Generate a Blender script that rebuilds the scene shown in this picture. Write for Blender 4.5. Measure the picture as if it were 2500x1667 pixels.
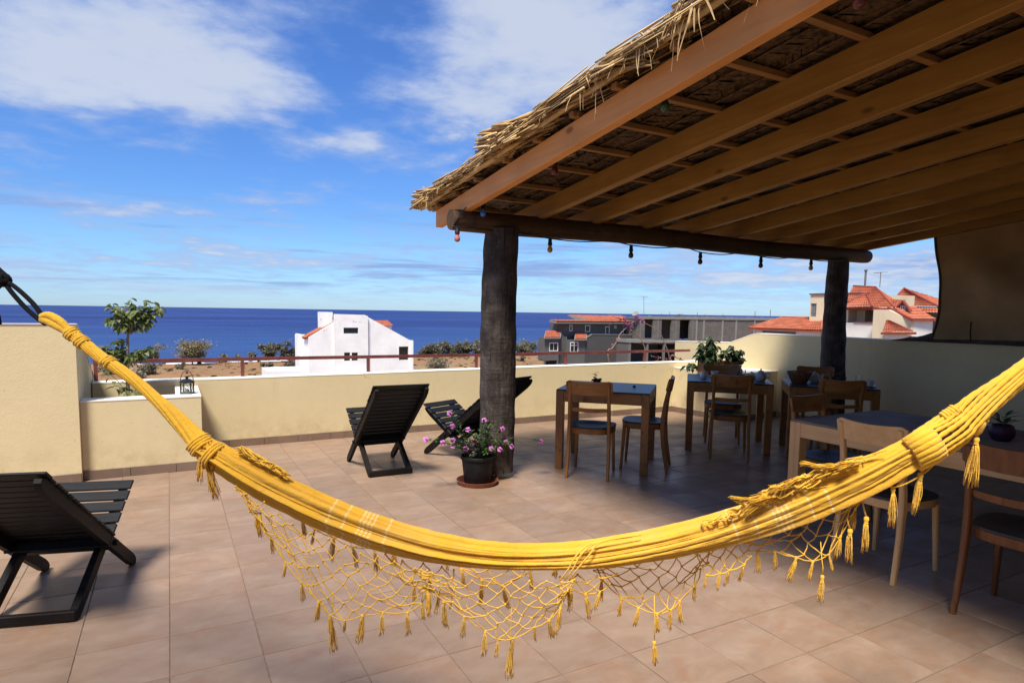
import bpy, bmesh, math, random
from mathutils import Vector, Matrix

random.seed(7)
sc = bpy.context.scene
for o in list(bpy.data.objects):
    bpy.data.objects.remove(o)
col = sc.collection

# ------------------------------------------------------------------ camera
PITCH, ROLL, YAW = 0.0930, 0.0150, 0.4991
FPX, CX, CY = 1535.6, 1250.0, 905.0
CAM = Vector((0.0, 0.0, 1.45))
_f = Vector((math.sin(YAW) * math.cos(PITCH), math.cos(YAW) * math.cos(PITCH), -math.sin(PITCH)))
_r = Vector((math.cos(YAW), -math.sin(YAW), 0))
_u = _r.cross(_f)
CR_ = _r * math.cos(ROLL) + _u * math.sin(ROLL)
CU_ = _u * math.cos(ROLL) - _r * math.sin(ROLL)
cd = bpy.data.cameras.new('camera')
cam = bpy.data.objects.new('camera', cd)
col.objects.link(cam)
cam.matrix_world = Matrix(((CR_.x, CU_.x, -_f.x, CAM.x), (CR_.y, CU_.y, -_f.y, CAM.y), (CR_.z, CU_.z, -_f.z, CAM.z), (0, 0, 0, 1)))
cd.sensor_width = 36.0
cd.lens = FPX / 2500 * 36
cd.shift_y = (CY - 833.5) / 2500
cd.clip_start = 0.05
cd.clip_end = 60000
sc.camera = cam

# ------------------------------------------------------------------ sun and sky
SUN = Vector((0.385, 0.385, -1.0)).normalized()      # direction the light travels
EXPOSURE = 0.42
SUN_STRENGTH = 4.8
SKY_STRENGTH = 0.076
ld = bpy.data.lights.new('sun', 'SUN')
ld.energy = SUN_STRENGTH
ld.angle = math.radians(14.0)
ld.color = (1.0, 0.94, 0.83)
sun = bpy.data.objects.new('sun', ld)
col.objects.link(sun)
sun.rotation_euler = SUN.to_track_quat('-Z', 'Y').to_euler()
sun.location = (-10, -10, 30)
sc.view_settings.view_transform = 'Standard'
sc.view_settings.look = 'None'
sc.view_settings.exposure = EXPOSURE
sc.view_settings.gamma = 1.0

world = bpy.data.worlds.new('World')
sc.world = world
world.use_nodes = True


class NT:
    def __init__(self, tree):
        self.t = tree
        tree.nodes.clear()

    def n(self, kind, **kw):
        nd = self.t.nodes.new(kind)
        for k, v in kw.items():
            setattr(nd, k, v)
        return nd

    def l(self, a, b):
        self.t.links.new(a, b)

    def setin(self, sock, v):
        if hasattr(v, 'is_output'):
            self.l(v, sock)
        else:
            sock.default_value = v

    def m(self, op, a, b=None, c=None, clamp=False):
        nd = self.n('ShaderNodeMath', operation=op, use_clamp=clamp)
        self.setin(nd.inputs[0], a)
        if b is not None:
            self.setin(nd.inputs[1], b)
        if c is not None:
            self.setin(nd.inputs[2], c)
        return nd.outputs[0]

    def v(self, op, a, b=None):
        nd = self.n('ShaderNodeVectorMath', operation=op)
        self.setin(nd.inputs[0], a)
        if b is not None:
            if op == 'SCALE':
                self.setin(nd.inputs[3], b)
            else:
                self.setin(nd.inputs[1], b)
        return nd.outputs['Value'] if op in ('LENGTH', 'DOT_PRODUCT', 'DISTANCE') else nd.outputs[0]

    def noise(self, vec, scale=5, detail=4, rough=.55, dist=0.0):
        nd = self.n('ShaderNodeTexNoise')
        if vec is not None:
            self.l(vec, nd.inputs['Vector'])
        nd.inputs['Scale'].default_value = scale
        nd.inputs['Detail'].default_value = detail
        nd.inputs['Roughness'].default_value = rough
        nd.inputs['Distortion'].default_value = dist
        return nd.outputs[0]

    def ramp(self, fac, stops, interp='LINEAR'):
        nd = self.n('ShaderNodeValToRGB')
        nd.color_ramp.interpolation = interp
        el = nd.color_ramp.elements
        while len(el) > 1:
            el.remove(el[-1])
        el[0].position = stops[0][0]
        el[0].color = tuple(stops[0][1]) + (1,) if len(stops[0][1]) == 3 else stops[0][1]
        for p, c in stops[1:]:
            e = el.new(p)
            e.color = tuple(c) + (1,) if len(c) == 3 else c
        self.l(fac, nd.inputs[0])
        return nd.outputs[0]

    def mr(self, v, a, b, c, d, smooth=True):
        nd = self.n('ShaderNodeMapRange', interpolation_type='SMOOTHSTEP' if smooth else 'LINEAR')
        self.setin(nd.inputs[0], v)
        for i, q in enumerate((a, b, c, d)):
            nd.inputs[i + 1].default_value = q
        return nd.outputs[0]

    def mix(self, fac, a, b, mode='MIX'):
        nd = self.n('ShaderNodeMix', data_type='RGBA', blend_type=mode)
        self.setin(nd.inputs[0], fac)
        for s, q in ((nd.inputs[6], a), (nd.inputs[7], b)):
            if hasattr(q, 'is_output'):
                self.l(q, s)
            else:
                s.default_value = tuple(q) + (1,) if len(q) == 3 else q
        return nd.outputs[2]

    def bump(self, h, strength=.3, dist=.01):
        nd = self.n('ShaderNodeBump')
        nd.inputs['Strength'].default_value = strength
        nd.inputs['Distance'].default_value = dist
        self.l(h, nd.inputs['Height'])
        return nd.outputs[0]


def build_sky():
    N = NT(world.node_tree)
    sky = N.n('ShaderNodeTexSky')
    sky.sky_type = 'NISHITA'
    sky.sun_disc = False
    sdir = -SUN
    sky.sun_elevation = math.asin(sdir.z)
    sky.sun_rotation = math.atan2(sdir.x, sdir.y)
    sky.altitude = 0
    sky.air_density = 1.0
    sky.dust_density = 0.2
    sky.ozone_density = 2.5
    hs = N.n('ShaderNodeHueSaturation')
    hs.inputs['Saturation'].default_value = 1.0
    hs.inputs['Value'].default_value = 2.0
    N.l(sky.outputs[0], hs.inputs['Color'])
    tc = N.n('ShaderNodeTexCoord').outputs['Generated']
    sx = N.n('ShaderNodeSeparateXYZ')
    N.l(tc, sx.inputs[0])
    z = N.m('MAXIMUM', sx.outputs[2], 0.0)
    den = N.m('ADD', z, 0.10)
    cx = N.n('ShaderNodeCombineXYZ')
    N.l(N.m('DIVIDE', sx.outputs[0], den), cx.inputs[0])
    N.l(N.m('DIVIDE', sx.outputs[1], den), cx.inputs[1])
    uv = cx.outputs[0]
    n1 = N.noise(uv, 1.5, 8, .56, .2)
    n2 = N.noise(uv, 5.0, 7, .6, .15)
    dens = N.m('ADD', N.m('ADD', N.m('MULTIPLY', n1, .80), N.m('MULTIPLY', n2, .50)), -.15)
    # the particular clouds over this sea: soft patches in direction space
    for d, rad, amp, zs in (((-.15, .95, .30), .30, .25, 2.0), ((.01, .948, .32), .24, .22, 2.0), ((.115, .945, .295), .16, .19, 2.0), ((.51, .775, .37), .24, .24, 1.7),
                            ((.42, .81, .41), .20, .16, 1.7), ((.60, .72, .335), .18, .20, 2.0), ((.248, .938, .241), .10, .24, 3.2), ((.40, .872, .282), .09, .18, 2),
                            ((.225, .92, .325), .06, -.10, 1.6), ((-.03, .975, .195), .24, -.12, 3.4), ((.33, .88, .34), .16, .06, 1.6), ((.30, .93, .17), .22, -.03, 3.5),
                            ((.72, .69, .055), .32, .16, 6.0), ((.10, .99, .07), .30, .15, 10.0), ((-.05, .99, .13), .18, .12, 10.0), ((.20, .97, .125), .14, .10, 9), ((.87, .49, .06), .30, .20, 5.0)):
        off = N.v('MULTIPLY', N.v('SUBTRACT', tc, Vector(d).normalized()), (1, 1, zs))
        dens = N.m('ADD', dens, N.mr(N.v('LENGTH', off), 0, rad, amp, 0))
    dens = N.m('ADD', dens, N.mr(sx.outputs[2], .45, .75, 0, .09))     # cloud veil added overhead, out of view, to whiten the fill light
    cover = N.mr(dens, .445, .75, 0, 1)
    horizonfade = N.mr(sx.outputs[2], 0.0, .05, .25, 1)
    cover = N.m('MULTIPLY', cover, horizonfade)
    cover = N.m('MULTIPLY', cover, .86)
    thick = N.mr(dens, .55, .86, 0, 1)
    ccol = N.mix(thick, (3.6, 4.8, 7.9), (6.4, 7.0, 8.2))
    tint = N.ramp(N.m('MAXIMUM', sx.outputs[2], 0.0), [(0.0, (.35, .51, .82)), (.095, (.36, .535, .76)), (.165, (.32, .50, .78)), (.38, (.31, .50, .84)), (.8, (.52, .56, .66))])
    skyc = N.mix(1.0, hs.outputs[0], tint, 'MULTIPLY')
    # low streaks of distant cloud, greyer than the sky behind them
    st = N.noise(N.v('MULTIPLY', tc, (2.6, 2.6, 46)), 1.0, 7, .6, .35)
    band = N.m('MULTIPLY', N.mr(sx.outputs[2], .012, .045, 0, 1), N.mr(sx.outputs[2], .085, .19, 1, 0))
    sc1 = N.m('MULTIPLY', N.mr(st, .48, .62, 0, .75), band)
    skyc = N.mix(sc1, skyc, (2.5, 3.5, 6.8))
    sc2 = N.m('MULTIPLY', N.mr(N.noise(N.v('MULTIPLY', N.v('ADD', tc, (0, 0, .006)), (3.4, 3.4, 50)), 1.0, 7, .62, .3), .52, .66, 0, .6), N.m('MULTIPLY', N.mr(sx.outputs[2], .008, .03, 0, 1), N.mr(sx.outputs[2], .06, .12, 1, 0)))
    skyc = N.mix(sc2, skyc, (5.0, 6.0, 8.2))
    out = N.mix(cover, skyc, ccol)
    bg = N.n('ShaderNodeBackground')
    bg.inputs['Strength'].default_value = SKY_STRENGTH
    N.l(out, bg.inputs['Color'])
    wo = N.n('ShaderNodeOutputWorld')
    N.l(bg.outputs[0], wo.inputs['Surface'])


build_sky()

# ------------------------------------------------------------------ materials
MATS = {}


def pbase(name):
    m = bpy.data.materials.new(name)
    m.use_nodes = True
    N = NT(m.node_tree)
    out = N.n('ShaderNodeOutputMaterial')
    b = N.n('ShaderNodeBsdfPrincipled')
    N.l(b.outputs[0], out.inputs[0])
    MATS[name] = m
    return N, b


def setc(N, b, c):
    if hasattr(c, 'is_output'):
        N.l(c, b.inputs['Base Color'])
    else:
        b.inputs['Base Color'].default_value = tuple(c) + (1,)


def coords(N, kind='Object', scale=(1, 1, 1)):
    if kind == 'World':
        c = N.n('ShaderNodeNewGeometry').outputs['Position']
    else:
        c = N.n('ShaderNodeTexCoord').outputs['Object']
    if tuple(scale) != (1, 1, 1):
        c = N.v('MULTIPLY', c, scale)
    return c


def rnd_off(N, c, amt=7.0):
    r = N.n('ShaderNodeObjectInfo').outputs['Random']
    return N.v('ADD', c, N.v('SCALE', (1.0, 1.7, .6), N.m('MULTIPLY', r, amt)))


def plain(name, c, rough=.6, var=.2, scale=8, bump=0.0, bscale=60, spec=.4, kind='Object', metal=0, bdist=.004, detail=5, stretch=(1, 1, 1)):
    N, b = pbase(name)
    co = coords(N, kind, stretch)
    if kind == 'Object':
        co = rnd_off(N, co, 5)
    n = N.noise(co, scale, detail, .6)
    c0 = tuple(max(0, x * (1 - var)) for x in c)
    c1 = tuple(min(1, x * (1 + var)) for x in c)
    setc(N, b, N.ramp(n, [(.3, c0), (.7, c1)]))
    b.inputs['Roughness'].default_value = rough
    b.inputs['Specular IOR Level'].default_value = spec
    b.inputs['Metallic'].default_value = metal
    if bump:
        N.l(N.bump(N.noise(co, bscale, 4, .6), bump, bdist), b.inputs['Normal'])
    return MATS[name]


def wood(name, c0, c1, axis=2, rough=.5, spec=.35, knots=True, scale=1.0, dark=None, bump=.15):
    """grain runs along the given local axis"""
    N, b = pbase(name)
    st = [26 * scale, 26 * scale, 26 * scale]
    st[axis] = 1.6 * scale
    co = rnd_off(N, coords(N), 9)
    g = N.noise(N.v('MULTIPLY', co, tuple(st)), 1.0, 5, .6, .6)
    colr = N.ramp(g, [(.28, c0), (.72, c1)])
    big = N.noise(co, 2.2 * scale, 3, .5)
    colr = N.mix(N.mr(big, .35, .7, 0, .45), colr, tuple(x * .72 for x in c0))
    if knots:
        ks = [5 * scale, 5 * scale, 5 * scale]
        ks[axis] = 2.2 * scale
        vo = N.n('ShaderNodeTexVoronoi')
        vo.inputs['Scale'].default_value = 1
        N.l(N.v('MULTIPLY', co, tuple(ks)), vo.inputs['Vector'])
        colr = N.mix(N.mr(vo.outputs['Distance'], .05, .13, .75, 0), colr, tuple(x * .3 for x in c0))
    if dark:
        w = N.noise(co, 9 * scale, 5, .65)
        colr = N.mix(N.mr(w, .52, .68, 0, .7), colr, dark)
    setc(N, b, colr)
    b.inputs['Roughness'].default_value = rough
    b.inputs['Specular IOR Level'].default_value = spec
    N.l(N.bump(g, bump, .002), b.inputs['Normal'])
    return MATS[name]


def make_materials():
    # rendered masonry walls
    for nm, c in (('cream_render', (.72, .59, .345)), ('cream_coping', (.80, .76, .66))):
        N, b = pbase(nm)
        p = coords(N, 'World')
        n = N.noise(p, 1.4, 6, .6)
        n2 = N.noise(p, 14, 5, .6)
        n3 = N.noise(p, 90, 3, .6)
        cc = N.ramp(N.m('ADD', N.m('MULTIPLY', n, .65), N.m('MULTIPLY', n2, .35)), [(.3, tuple(x * .93 for x in c)), (.7, tuple(min(1, x * 1.05) for x in c))])
        st = N.noise(N.v('MULTIPLY', p, (3, 3, .35)), 1.6, 6, .68)
        cc = N.mix(N.mr(st, .58, .75, 0, .22), cc, tuple(x * .62 for x in c))
        sp = N.noise(p, 30, 2, .5)
        cc = N.mix(N.mr(sp, .70, .76, 0, .35), cc, tuple(x * .55 for x in c))
        # splashes and dust at the foot, hairline cracks
        sz = N.n('ShaderNodeSeparateXYZ')
        N.l(p, sz.inputs[0])
        foot = N.m('MULTIPLY', N.mr(sz.outputs[2], .05, .42, 1, 0), N.mr(N.noise(p, 5, 6, .7), .42, .66, 0, .45))
        cc = N.mix(foot, cc, tuple(x * q for x, q in zip(c, (.62, .56, .5))))
        vo = N.n('ShaderNodeTexVoronoi', feature='DISTANCE_TO_EDGE')
        vo.inputs['Scale'].default_value = .9
        wob = N.n('ShaderNodeTexNoise')
        wob.inputs['Scale'].default_value = 4
        N.l(p, wob.inputs['Vector'])
        N.l(N.v('ADD', p, N.v('SCALE', wob.outputs['Color'], .5)), vo.inputs['Vector'])
        crack = N.m('MULTIPLY', N.mr(vo.outputs['Distance'], .002, .007, 1, 0), N.mr(N.noise(p, .9, 3, .5), .52, .6, 0, .4))
        cc = N.mix(crack, cc, tuple(x * .4 for x in c))
        setc(N, b, cc)
        b.inputs['Roughness'].default_value = .85
        b.inputs['Specular IOR Level'].default_value = .2
        N.l(N.bump(N.m('ADD', n3, N.m('MULTIPLY', n2, .8)), .35, .004), b.inputs['Normal'])
    # floor tile
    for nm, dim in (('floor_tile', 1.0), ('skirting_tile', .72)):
        N, b = pbase(nm)
        p = coords(N, 'World')
        cell = N.v('FLOOR', N.v('SCALE', N.v('SUBTRACT', p, (-.04, 2.706, 0)), 1 / .3465))
        wn = N.n('ShaderNodeTexWhiteNoise', noise_dimensions='3D')
        N.l(cell, wn.inputs['Vector'])
        off = N.v('SCALE', wn.outputs['Color'], 23.0)
        q = N.v('ADD', p, off)
        streak = N.noise(N.v('MULTIPLY', q, (2.6, 5.0, 3.0)), 1.7, 8, .66, .55)
        blot = N.noise(q, 5.5, 5, .6, .8)
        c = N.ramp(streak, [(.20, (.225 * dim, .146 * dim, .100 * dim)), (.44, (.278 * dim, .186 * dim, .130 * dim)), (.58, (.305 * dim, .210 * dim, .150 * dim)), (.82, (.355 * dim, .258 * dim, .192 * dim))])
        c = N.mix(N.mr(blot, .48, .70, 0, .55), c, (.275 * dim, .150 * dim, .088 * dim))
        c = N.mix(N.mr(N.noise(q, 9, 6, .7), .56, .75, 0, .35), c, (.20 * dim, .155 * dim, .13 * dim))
        val = N.m('MULTIPLY_ADD', wn.outputs['Value'], .24, .88)
        cm = N.n('ShaderNodeMix', data_type='RGBA', blend_type='MULTIPLY')
        cm.inputs[0].default_value = 1
        N.l(c, cm.inputs[6])
        cv = N.n('ShaderNodeCombineXYZ')
        for i in range(3):
            N.l(val, cv.inputs[i])
        N.l(cv.outputs[0], cm.inputs[7])
        dirt = N.noise(p, 1.1, 6, .65)
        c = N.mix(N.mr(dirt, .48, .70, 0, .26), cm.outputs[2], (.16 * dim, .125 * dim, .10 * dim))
        setc(N, b, c)
        rr = N.mr(N.noise(p, 3, 5, .6), .3, .7, .34, .55)
        N.l(rr, b.inputs['Roughness'])
        b.inputs['Specular IOR Level'].default_value = .35
        N.l(N.bump(N.noise(q, 38, 5, .6), .12, .003), b.inputs['Normal'])
    plain('grout', (.23, .172, .13), .9, .25, 30, .3, 200, .2, 'World')
    # timber
    wood('rafter_wood', (.29, .142, .028), (.42, .225, .050), 1, .55, .3)
    wood('fascia_wood', (.70, .30, .082), (.84, .395, .120), 1, .55, .3)
    wood('batten_wood', (.27, .13, .042), (.38, .20, .07), 0, .6, .3)
    wood('log_wood', (.060, .034, .018), (.15, .088, .045), 0, .7, .25, True, .8, (.05, .035, .025), .5)
    wood('chair_wood', (.225, .086, .019), (.37, .160, .039), 2, .42, .4, False, 1.2, (.12, .05, .016))
    wood('chair_wood_across', (.235, .090, .020), (.385, .168, .041), 0, .42, .4, False, 1.2, (.12, .05, .016))
    wood('dark_chair_wood', (.13, .042, .012), (.25, .095, .027), 2, .4, .45, False, 1.2, (.06, .03, .015))
    wood('pale_wood', (.62, .35, .14), (.80, .52, .24), 2, .5, .35, True, 1.0)
    wood('pale_wood_across', (.62, .35, .14), (.80, .52, .24), 1, .5, .35, True, 1.0)
    wood('table_wood', (.215, .082, .018), (.35, .150, .036), 2, .4, .45, True, 1.0, (.08, .04, .018))
    wood('table_wood_x', (.215, .082, .018), (.35, .150, .036), 0, .4, .45, True, 1.0, (.08, .04, .018))
    wood('table_wood_y', (.215, .082, .018), (.35, .150, .036), 1, .4, .45, True, 1.0, (.08, .04, .018))
    plain('table_top', (.050, .043, .040), .36, .35, 10, .08, 60, .28)
    plain('pale_table_top', (.24, .185, .145), .6, .3, 6, .08, 50, .12)
    plain('seat_lacquer', (.050, .042, .037), .42, .35, 14, .08, 90, .3)
    plain('lounger_wood', (.0105, .008, .0072), .6, .5, 30, .3, 90, .18, stretch=(.15, 1, 1))
    plain('lounger_slat', (.0105, .0105, .012), .55, .5, 30, .3, 90, .24, stretch=(.12, 1, 1))
    # palm trunk posts
    N, b = pbase('palm_trunk')
    co = coords(N)
    ring = N.noise(N.v('MULTIPLY', co, (2.5, 2.5, 26)), 1, 4, .6, .6)
    crack = N.noise(N.v('MULTIPLY', co, (38, 38, 3.2)), 1, 4, .65, .3)
    patch = N.noise(co, 6, 5, .65)
    c = N.ramp(patch, [(.3, (.030, .024, .021)), (.5, (.068, .055, .047)), (.72, (.135, .112, .096))])
    c = N.mix(N.mr(crack, .55, .68, 0, .8), c, (.03, .022, .018))
    c = N.mix(N.mr(N.noise(co, 34, 3, .6), .66, .74, 0, .6), c, (.19, .16, .135))
    setc(N, b, c)
    b.inputs['Roughness'].default_value = .85
    b.inputs['Specular IOR Level'].default_value = .2
    h = N.m('ADD', N.m('ADD', N.m('MULTIPLY', ring, .3), N.m('MULTIPLY', patch, .8)), N.m('MULTIPLY', crack, -1.0))
    N.l(N.bump(h, 1.0, .03), b.inputs['Normal'])
    plain('straw', (.43, .265, .10), .7, .4, 3.5, 0, spec=.25, kind='World', detail=6)
    plain('straw_pale', (.56, .39, .185), .7, .3, 6, 0, spec=.25, kind='World')
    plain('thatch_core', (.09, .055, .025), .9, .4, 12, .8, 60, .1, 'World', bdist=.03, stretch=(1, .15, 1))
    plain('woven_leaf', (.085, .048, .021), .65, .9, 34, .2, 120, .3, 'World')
    plain('twine', (.34, .22, .10), .8, .3, 30)
    # hammock cloth
    for nm, c in (('hammock_cloth', (.74, .40, .030)), ('hammock_cord', (.84, .47, .032))):
        N, b = pbase(nm)
        co = coords(N)
        n = N.noise(co, 5, 4, .6)
        cc = N.ramp(n, [(.3, tuple(x * .9 for x in c)), (.7, tuple(min(1, x * 1.06) for x in c))])
        if nm == 'hammock_cloth':
            at = N.n('ShaderNodeAttribute', attribute_name='along').outputs['Fac']
            ar = N.n('ShaderNodeAttribute', attribute_name='around').outputs['Fac']
            dash = N.mr(N.m('SINE', N.m('MULTIPLY', ar, 520)), -.5, .0, 0, 1)
            tot = None
            for u in (812, 848, 884, 893, 903, 912, 948, 1790, 1838, 1884, 1895, 1906, 1917, 1968, 2012):
                w = N.mr(N.m('ABSOLUTE', N.m('SUBTRACT', at, u + .0)), 1.6, 3.4, 1, 0)
                tot = w if tot is None else N.m('MAXIMUM', tot, w)
            cc = N.mix(N.m('MULTIPLY', N.m('MULTIPLY', tot, dash), .75), cc, (.86, .72, .42))
        setc(N, b, cc)
        fade = N.noise(co, 2.2, 5, .65)
        cc = N.mix(N.mr(fade, .5, .72, 0, .30), cc, tuple(min(1, x * .8 + .14) for x in c))
        cc = N.mix(N.mr(N.noise(co, 11, 5, .7), .56, .74, 0, .18), cc, tuple(x * .66 for x in c))
        setc(N, b, cc)
        b.inputs['Roughness'].default_value = .95
        b.inputs['Specular IOR Level'].default_value = .05
        b.inputs['Sheen Weight'].default_value = .25
        b.inputs['Sheen Roughness'].default_value = .6
        wv = N.noise(co, 330, 2, .6)
        fo = N.noise(co, 46, 5, .65, .6)
        f2 = N.noise(N.v('MULTIPLY', co, (1, 1, 2.5)), 17, 4, .6, .8)
        N.l(N.bump(N.m('ADD', N.m('MULTIPLY', wv, .5), N.m('ADD', N.m('MULTIPLY', fo, .7), f2)), .5, .006), b.inputs['Normal'])
    plain('black_rope', (.006, .006, .009), .9, .4, 120, .6, 260, .3)
    plain('canvas', (.34, .225, .115), .85, .25, 2.2, .35, 140, .15, 'World', bdist=.004)
    plain('canvas_hem', (.10, .07, .045), .85, .2, 5, .3, 120, .15, 'World')
    plain('tarp_dark', (.055, .042, .036), .8, .4, 8, .6, 25, .2, 'World', bdist=.02)
    plain('rail_paint', (.155, .042, .034), .45, .3, 9, .15, 120, .45, 'World')
    plain('black_metal', (.014, .014, .015), .45, .3, 20, 0, spec=.5)
    plain('rusty_metal', (.09, .05, .035), .7, .4, 30, .2, 120, .4)
    plain('plastic_black', (.010, .010, .011), .55, .4, 14, .15, 150, .22)
    plain('terracotta', (.25, .078, .040), .55, .25, 14, .1, 90, .4)
    plain('soil', (.06, .04, .028), .95, .4, 40, .8, 90, .1, bdist=.01)
    plain('bark', (.23, .185, .14), .85, .35, 26, .5, 70, .2)
    plain('twig', (.26, .17, .125), .8, .3, 20)
    # foliage, with light coming through
    for nm, c, tr in (('leaf_tree', (.165, .205, .065), .35), ('leaf_shrub', (.055, .095, .032), .3), ('leaf_vinca', (.065, .115, .030), .3), ('leaf_scrub', (.125, .105, .056), .15),
                      ('leaf_scrub_dark', (.100, .090, .050), .15), ('leaf_acacia', (.17, .135, .060), .15), ('leaf_dry', (.235, .165, .085), .2), ('bract', (.30, .075, .21), .3), ('petal', (.62, .17, .55), .3), ('petal_dark', (.055, .012, .035), .2),
                      ('bract_dry', (.33, .15, .15), .3)):
        m = bpy.data.materials.new(nm)
        m.use_nodes = True
        N = NT(m.node_tree)
        out = N.n('ShaderNodeOutputMaterial')
        b = N.n('ShaderNodeBsdfPrincipled')
        t = N.n('ShaderNodeBsdfTranslucent')
        mx = N.n('ShaderNodeMixShader')
        mx.inputs[0].default_value = tr
        ri = N.n('ShaderNodeObjectInfo').outputs['Random']
        n = N.noise(coords(N, 'World'), 9 if 'leaf_tree' in nm or 'shrub' in nm else 2.5, 4, .6)
        f = N.m('ADD', N.m('MULTIPLY', n, .7), N.m('MULTIPLY', ri, .35))
        cc = N.ramp(f, [(.25, tuple(x * .6 for x in c)), (.55, c), (.85, tuple(min(1, x * 1.45) for x in c))])
        setc(N, b, cc)
        b.inputs['Roughness'].default_value = .45
        b.inputs['Specular IOR Level'].default_value = .4
        N.l(cc, t.inputs[0])
        N.l(b.outputs[0], mx.inputs[1])
        N.l(t.outputs[0], mx.inputs[2])
        N.l(mx.outputs[0], out.inputs[0])
        MATS[nm] = m
    plain('petal_eye', (.20, .01, .10), .6, .1)
    plain('china', (.62, .62, .60), .18, .06, 6, 0, spec=.5)
    plain('china_blue', (.44, .46, .46), .2, .15, 6, 0, spec=.5)
    plain('wicker', (.16, .065, .030), .6, .45, 60, .5, 160, .3)
    plain('napkin', (.72, .70, .68), .9, .08)
    plain('bread', (.38, .22, .09), .8, .3, 20, .3, 60)
    N, b = pbase('clear_glass')
    b.inputs['Base Color'].default_value = (.95, .97, .97, 1)
    b.inputs['Transmission Weight'].default_value = 1
    b.inputs['Roughness'].default_value = .02
    b.inputs['IOR'].default_value = 1.45
    for nm, c in (('bulb_pink', (.55, .20, .17)), ('bulb_blue', (.08, .22, .72)), ('bulb_yellow', (.50, .33, .06)), ('bulb_green', (.03, .07, .04)), ('bulb_red', (.11, .018, .018)), ('bulb_navy', (.03, .045, .09)), ('bulb_amber', (.45, .26, .12))):
        plain(nm, c, .25, .1, 5, 0, spec=.5)
    # far buildings
    for nm, c, sc_ in (('white_render', (.90, .885, .85), .5), ('grey_render', (.075, .074, .072), .5), ('grey_render_pale', (.125, .120, .113), .5), ('cream_house', (.72, .60, .41), .4), ('white_house_trim', (.80, .76, .68), .5), ('concrete', (.17, .16, .145), .7), ('concrete_pale', (.25, .235, .215), .7)):
        N, b = pbase(nm)
        p = coords(N, 'World')
        n = N.noise(p, sc_, 6, .62)
        st = N.noise(N.v('MULTIPLY', p, (1.2, 1.2, .12)), 1.5, 6, .7)
        cc = N.ramp(n, [(.3, tuple(x * .88 for x in c)), (.7, tuple(min(1, x * 1.07) for x in c))])
        cc = N.mix(N.mr(st, .55, .75, 0, .3), cc, tuple(x * .6 for x in c))
        setc(N, b, cc)
        b.inputs['Roughness'].default_value = .9
        b.inputs['Specular IOR Level'].default_value = .2
        N.l(N.bump(N.noise(p, 8, 4, .6), .2, .03), b.inputs['Normal'])
    N, b = pbase('block_wall')
    p = coords(N, 'World')
    sx = N.n('ShaderNodeSeparateXYZ')
    N.l(p, sx.inputs[0])
    cv = N.n('ShaderNodeCombineXYZ')
    N.l(N.m('ADD', sx.outputs[0], sx.outputs[1]), cv.inputs[0])
    N.l(sx.outputs[2], cv.inputs[1])
    br = N.n('ShaderNodeTexBrick')
    N.l(cv.outputs[0], br.inputs['Vector'])
    br.inputs['Scale'].default_value = 1
    br.inputs['Brick Width'].default_value = .42
    br.inputs['Row Height'].default_value = .21
    br.inputs['Mortar Size'].default_value = .016
    br.inputs['Bias'].default_value = 0
    br.inputs['Color1'].default_value = (.130, .112, .096, 1)
    br.inputs['Color2'].default_value = (.092, .083, .076, 1)
    br.inputs['Mortar'].default_value = (.15, .138, .124, 1)
    cc = N.mix(N.mr(N.noise(p, 1.3, 6, .7), .45, .7, 0, .5), br.outputs[0], (.22, .175, .135))
    setc(N, b, cc)
    b.inputs['Roughness'].default_value = .95
    N.l(N.bump(br.outputs['Fac'], -.5, .02), b.inputs['Normal'])
    plain('roof_tile', (.40, .125, .068), .8, .28, 1.6, .3, 20, .2, 'World', detail=7)
    plain('roof_trim', (.27, .062, .042), .7, .2, 2, 0, spec=.2, kind='World')
    plain('window_frame', (.74, .74, .74), .5, .05)
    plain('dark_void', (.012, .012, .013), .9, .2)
    N, b = pbase('pane_glass')
    b.inputs['Base Color'].default_value = (.012, .015, .018, 1)
    b.inputs['Roughness'].default_value = .08
    plain('glass_block', (.19, .20, .20), .25, .4, 3)
    # ground
    N, b = pbase('earth')
    p = coords(N, 'World')
    big = N.noise(p, .045, 7, .62, .4)
    mid = N.noise(N.v('MULTIPLY', p, (.6, 1.6, 1)), .35, 7, .65, .6)
    fin = N.noise(p, 3.0, 6, .7)
    c = N.ramp(big, [(.35, (.25, .165, .092)), (.5, (.285, .155, .078)), (.62, (.29, .195, .11)), (.75, (.21, .15, .085))])
    c = N.mix(N.mr(mid, .48, .66, 0, .75), c, (.155, .115, .058))
    c = N.mix(N.mr(fin, .55, .72, 0, .5), c, (.11, .085, .042))
    setc(N, b, c)
    b.inputs['Roughness'].default_value = .95
    b.inputs['Specular IOR Level'].default_value = .1
    N.l(N.bump(fin, .6, .15), b.inputs['Normal'])
    N, b = pbase('sea')
    p = coords(N, 'World')
    bg = N.noise(N.v('MULTIPLY', p, (.30, 1, 1)), .009, 9, .72, .5)
    md = N.noise(N.v('MULTIPLY', p, (.22, 1, 1)), .12, 8, .78)
    c = N.ramp(N.m('ADD', N.m('MULTIPLY', bg, .6), N.m('MULTIPLY', md, .4)), [(.40, (.011, .022, .105)), (.51, (.018, .040, .165)), (.62, (.038, .082, .25))])
    sy = N.n('ShaderNodeSeparateXYZ')
    N.l(p, sy.inputs[0])
    c = N.mix(N.mr(sy.outputs[1], 118, 420, .55, 0), c, (.030, .085, .22))
    setc(N, b, c)
    b.inputs['Roughness'].default_value = .55
    b.inputs['Specular IOR Level'].default_value = .12
    wv = N.noise(N.v('MULTIPLY', p, (.4, 1, 1)), .6, 6, .65)
    N.l(N.bump(wv, .7, .5), b.inputs['Normal'])
    plain('foam', (.82, .84, .85), .7, .1, .5, .3, 2, .2, 'World')
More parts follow.
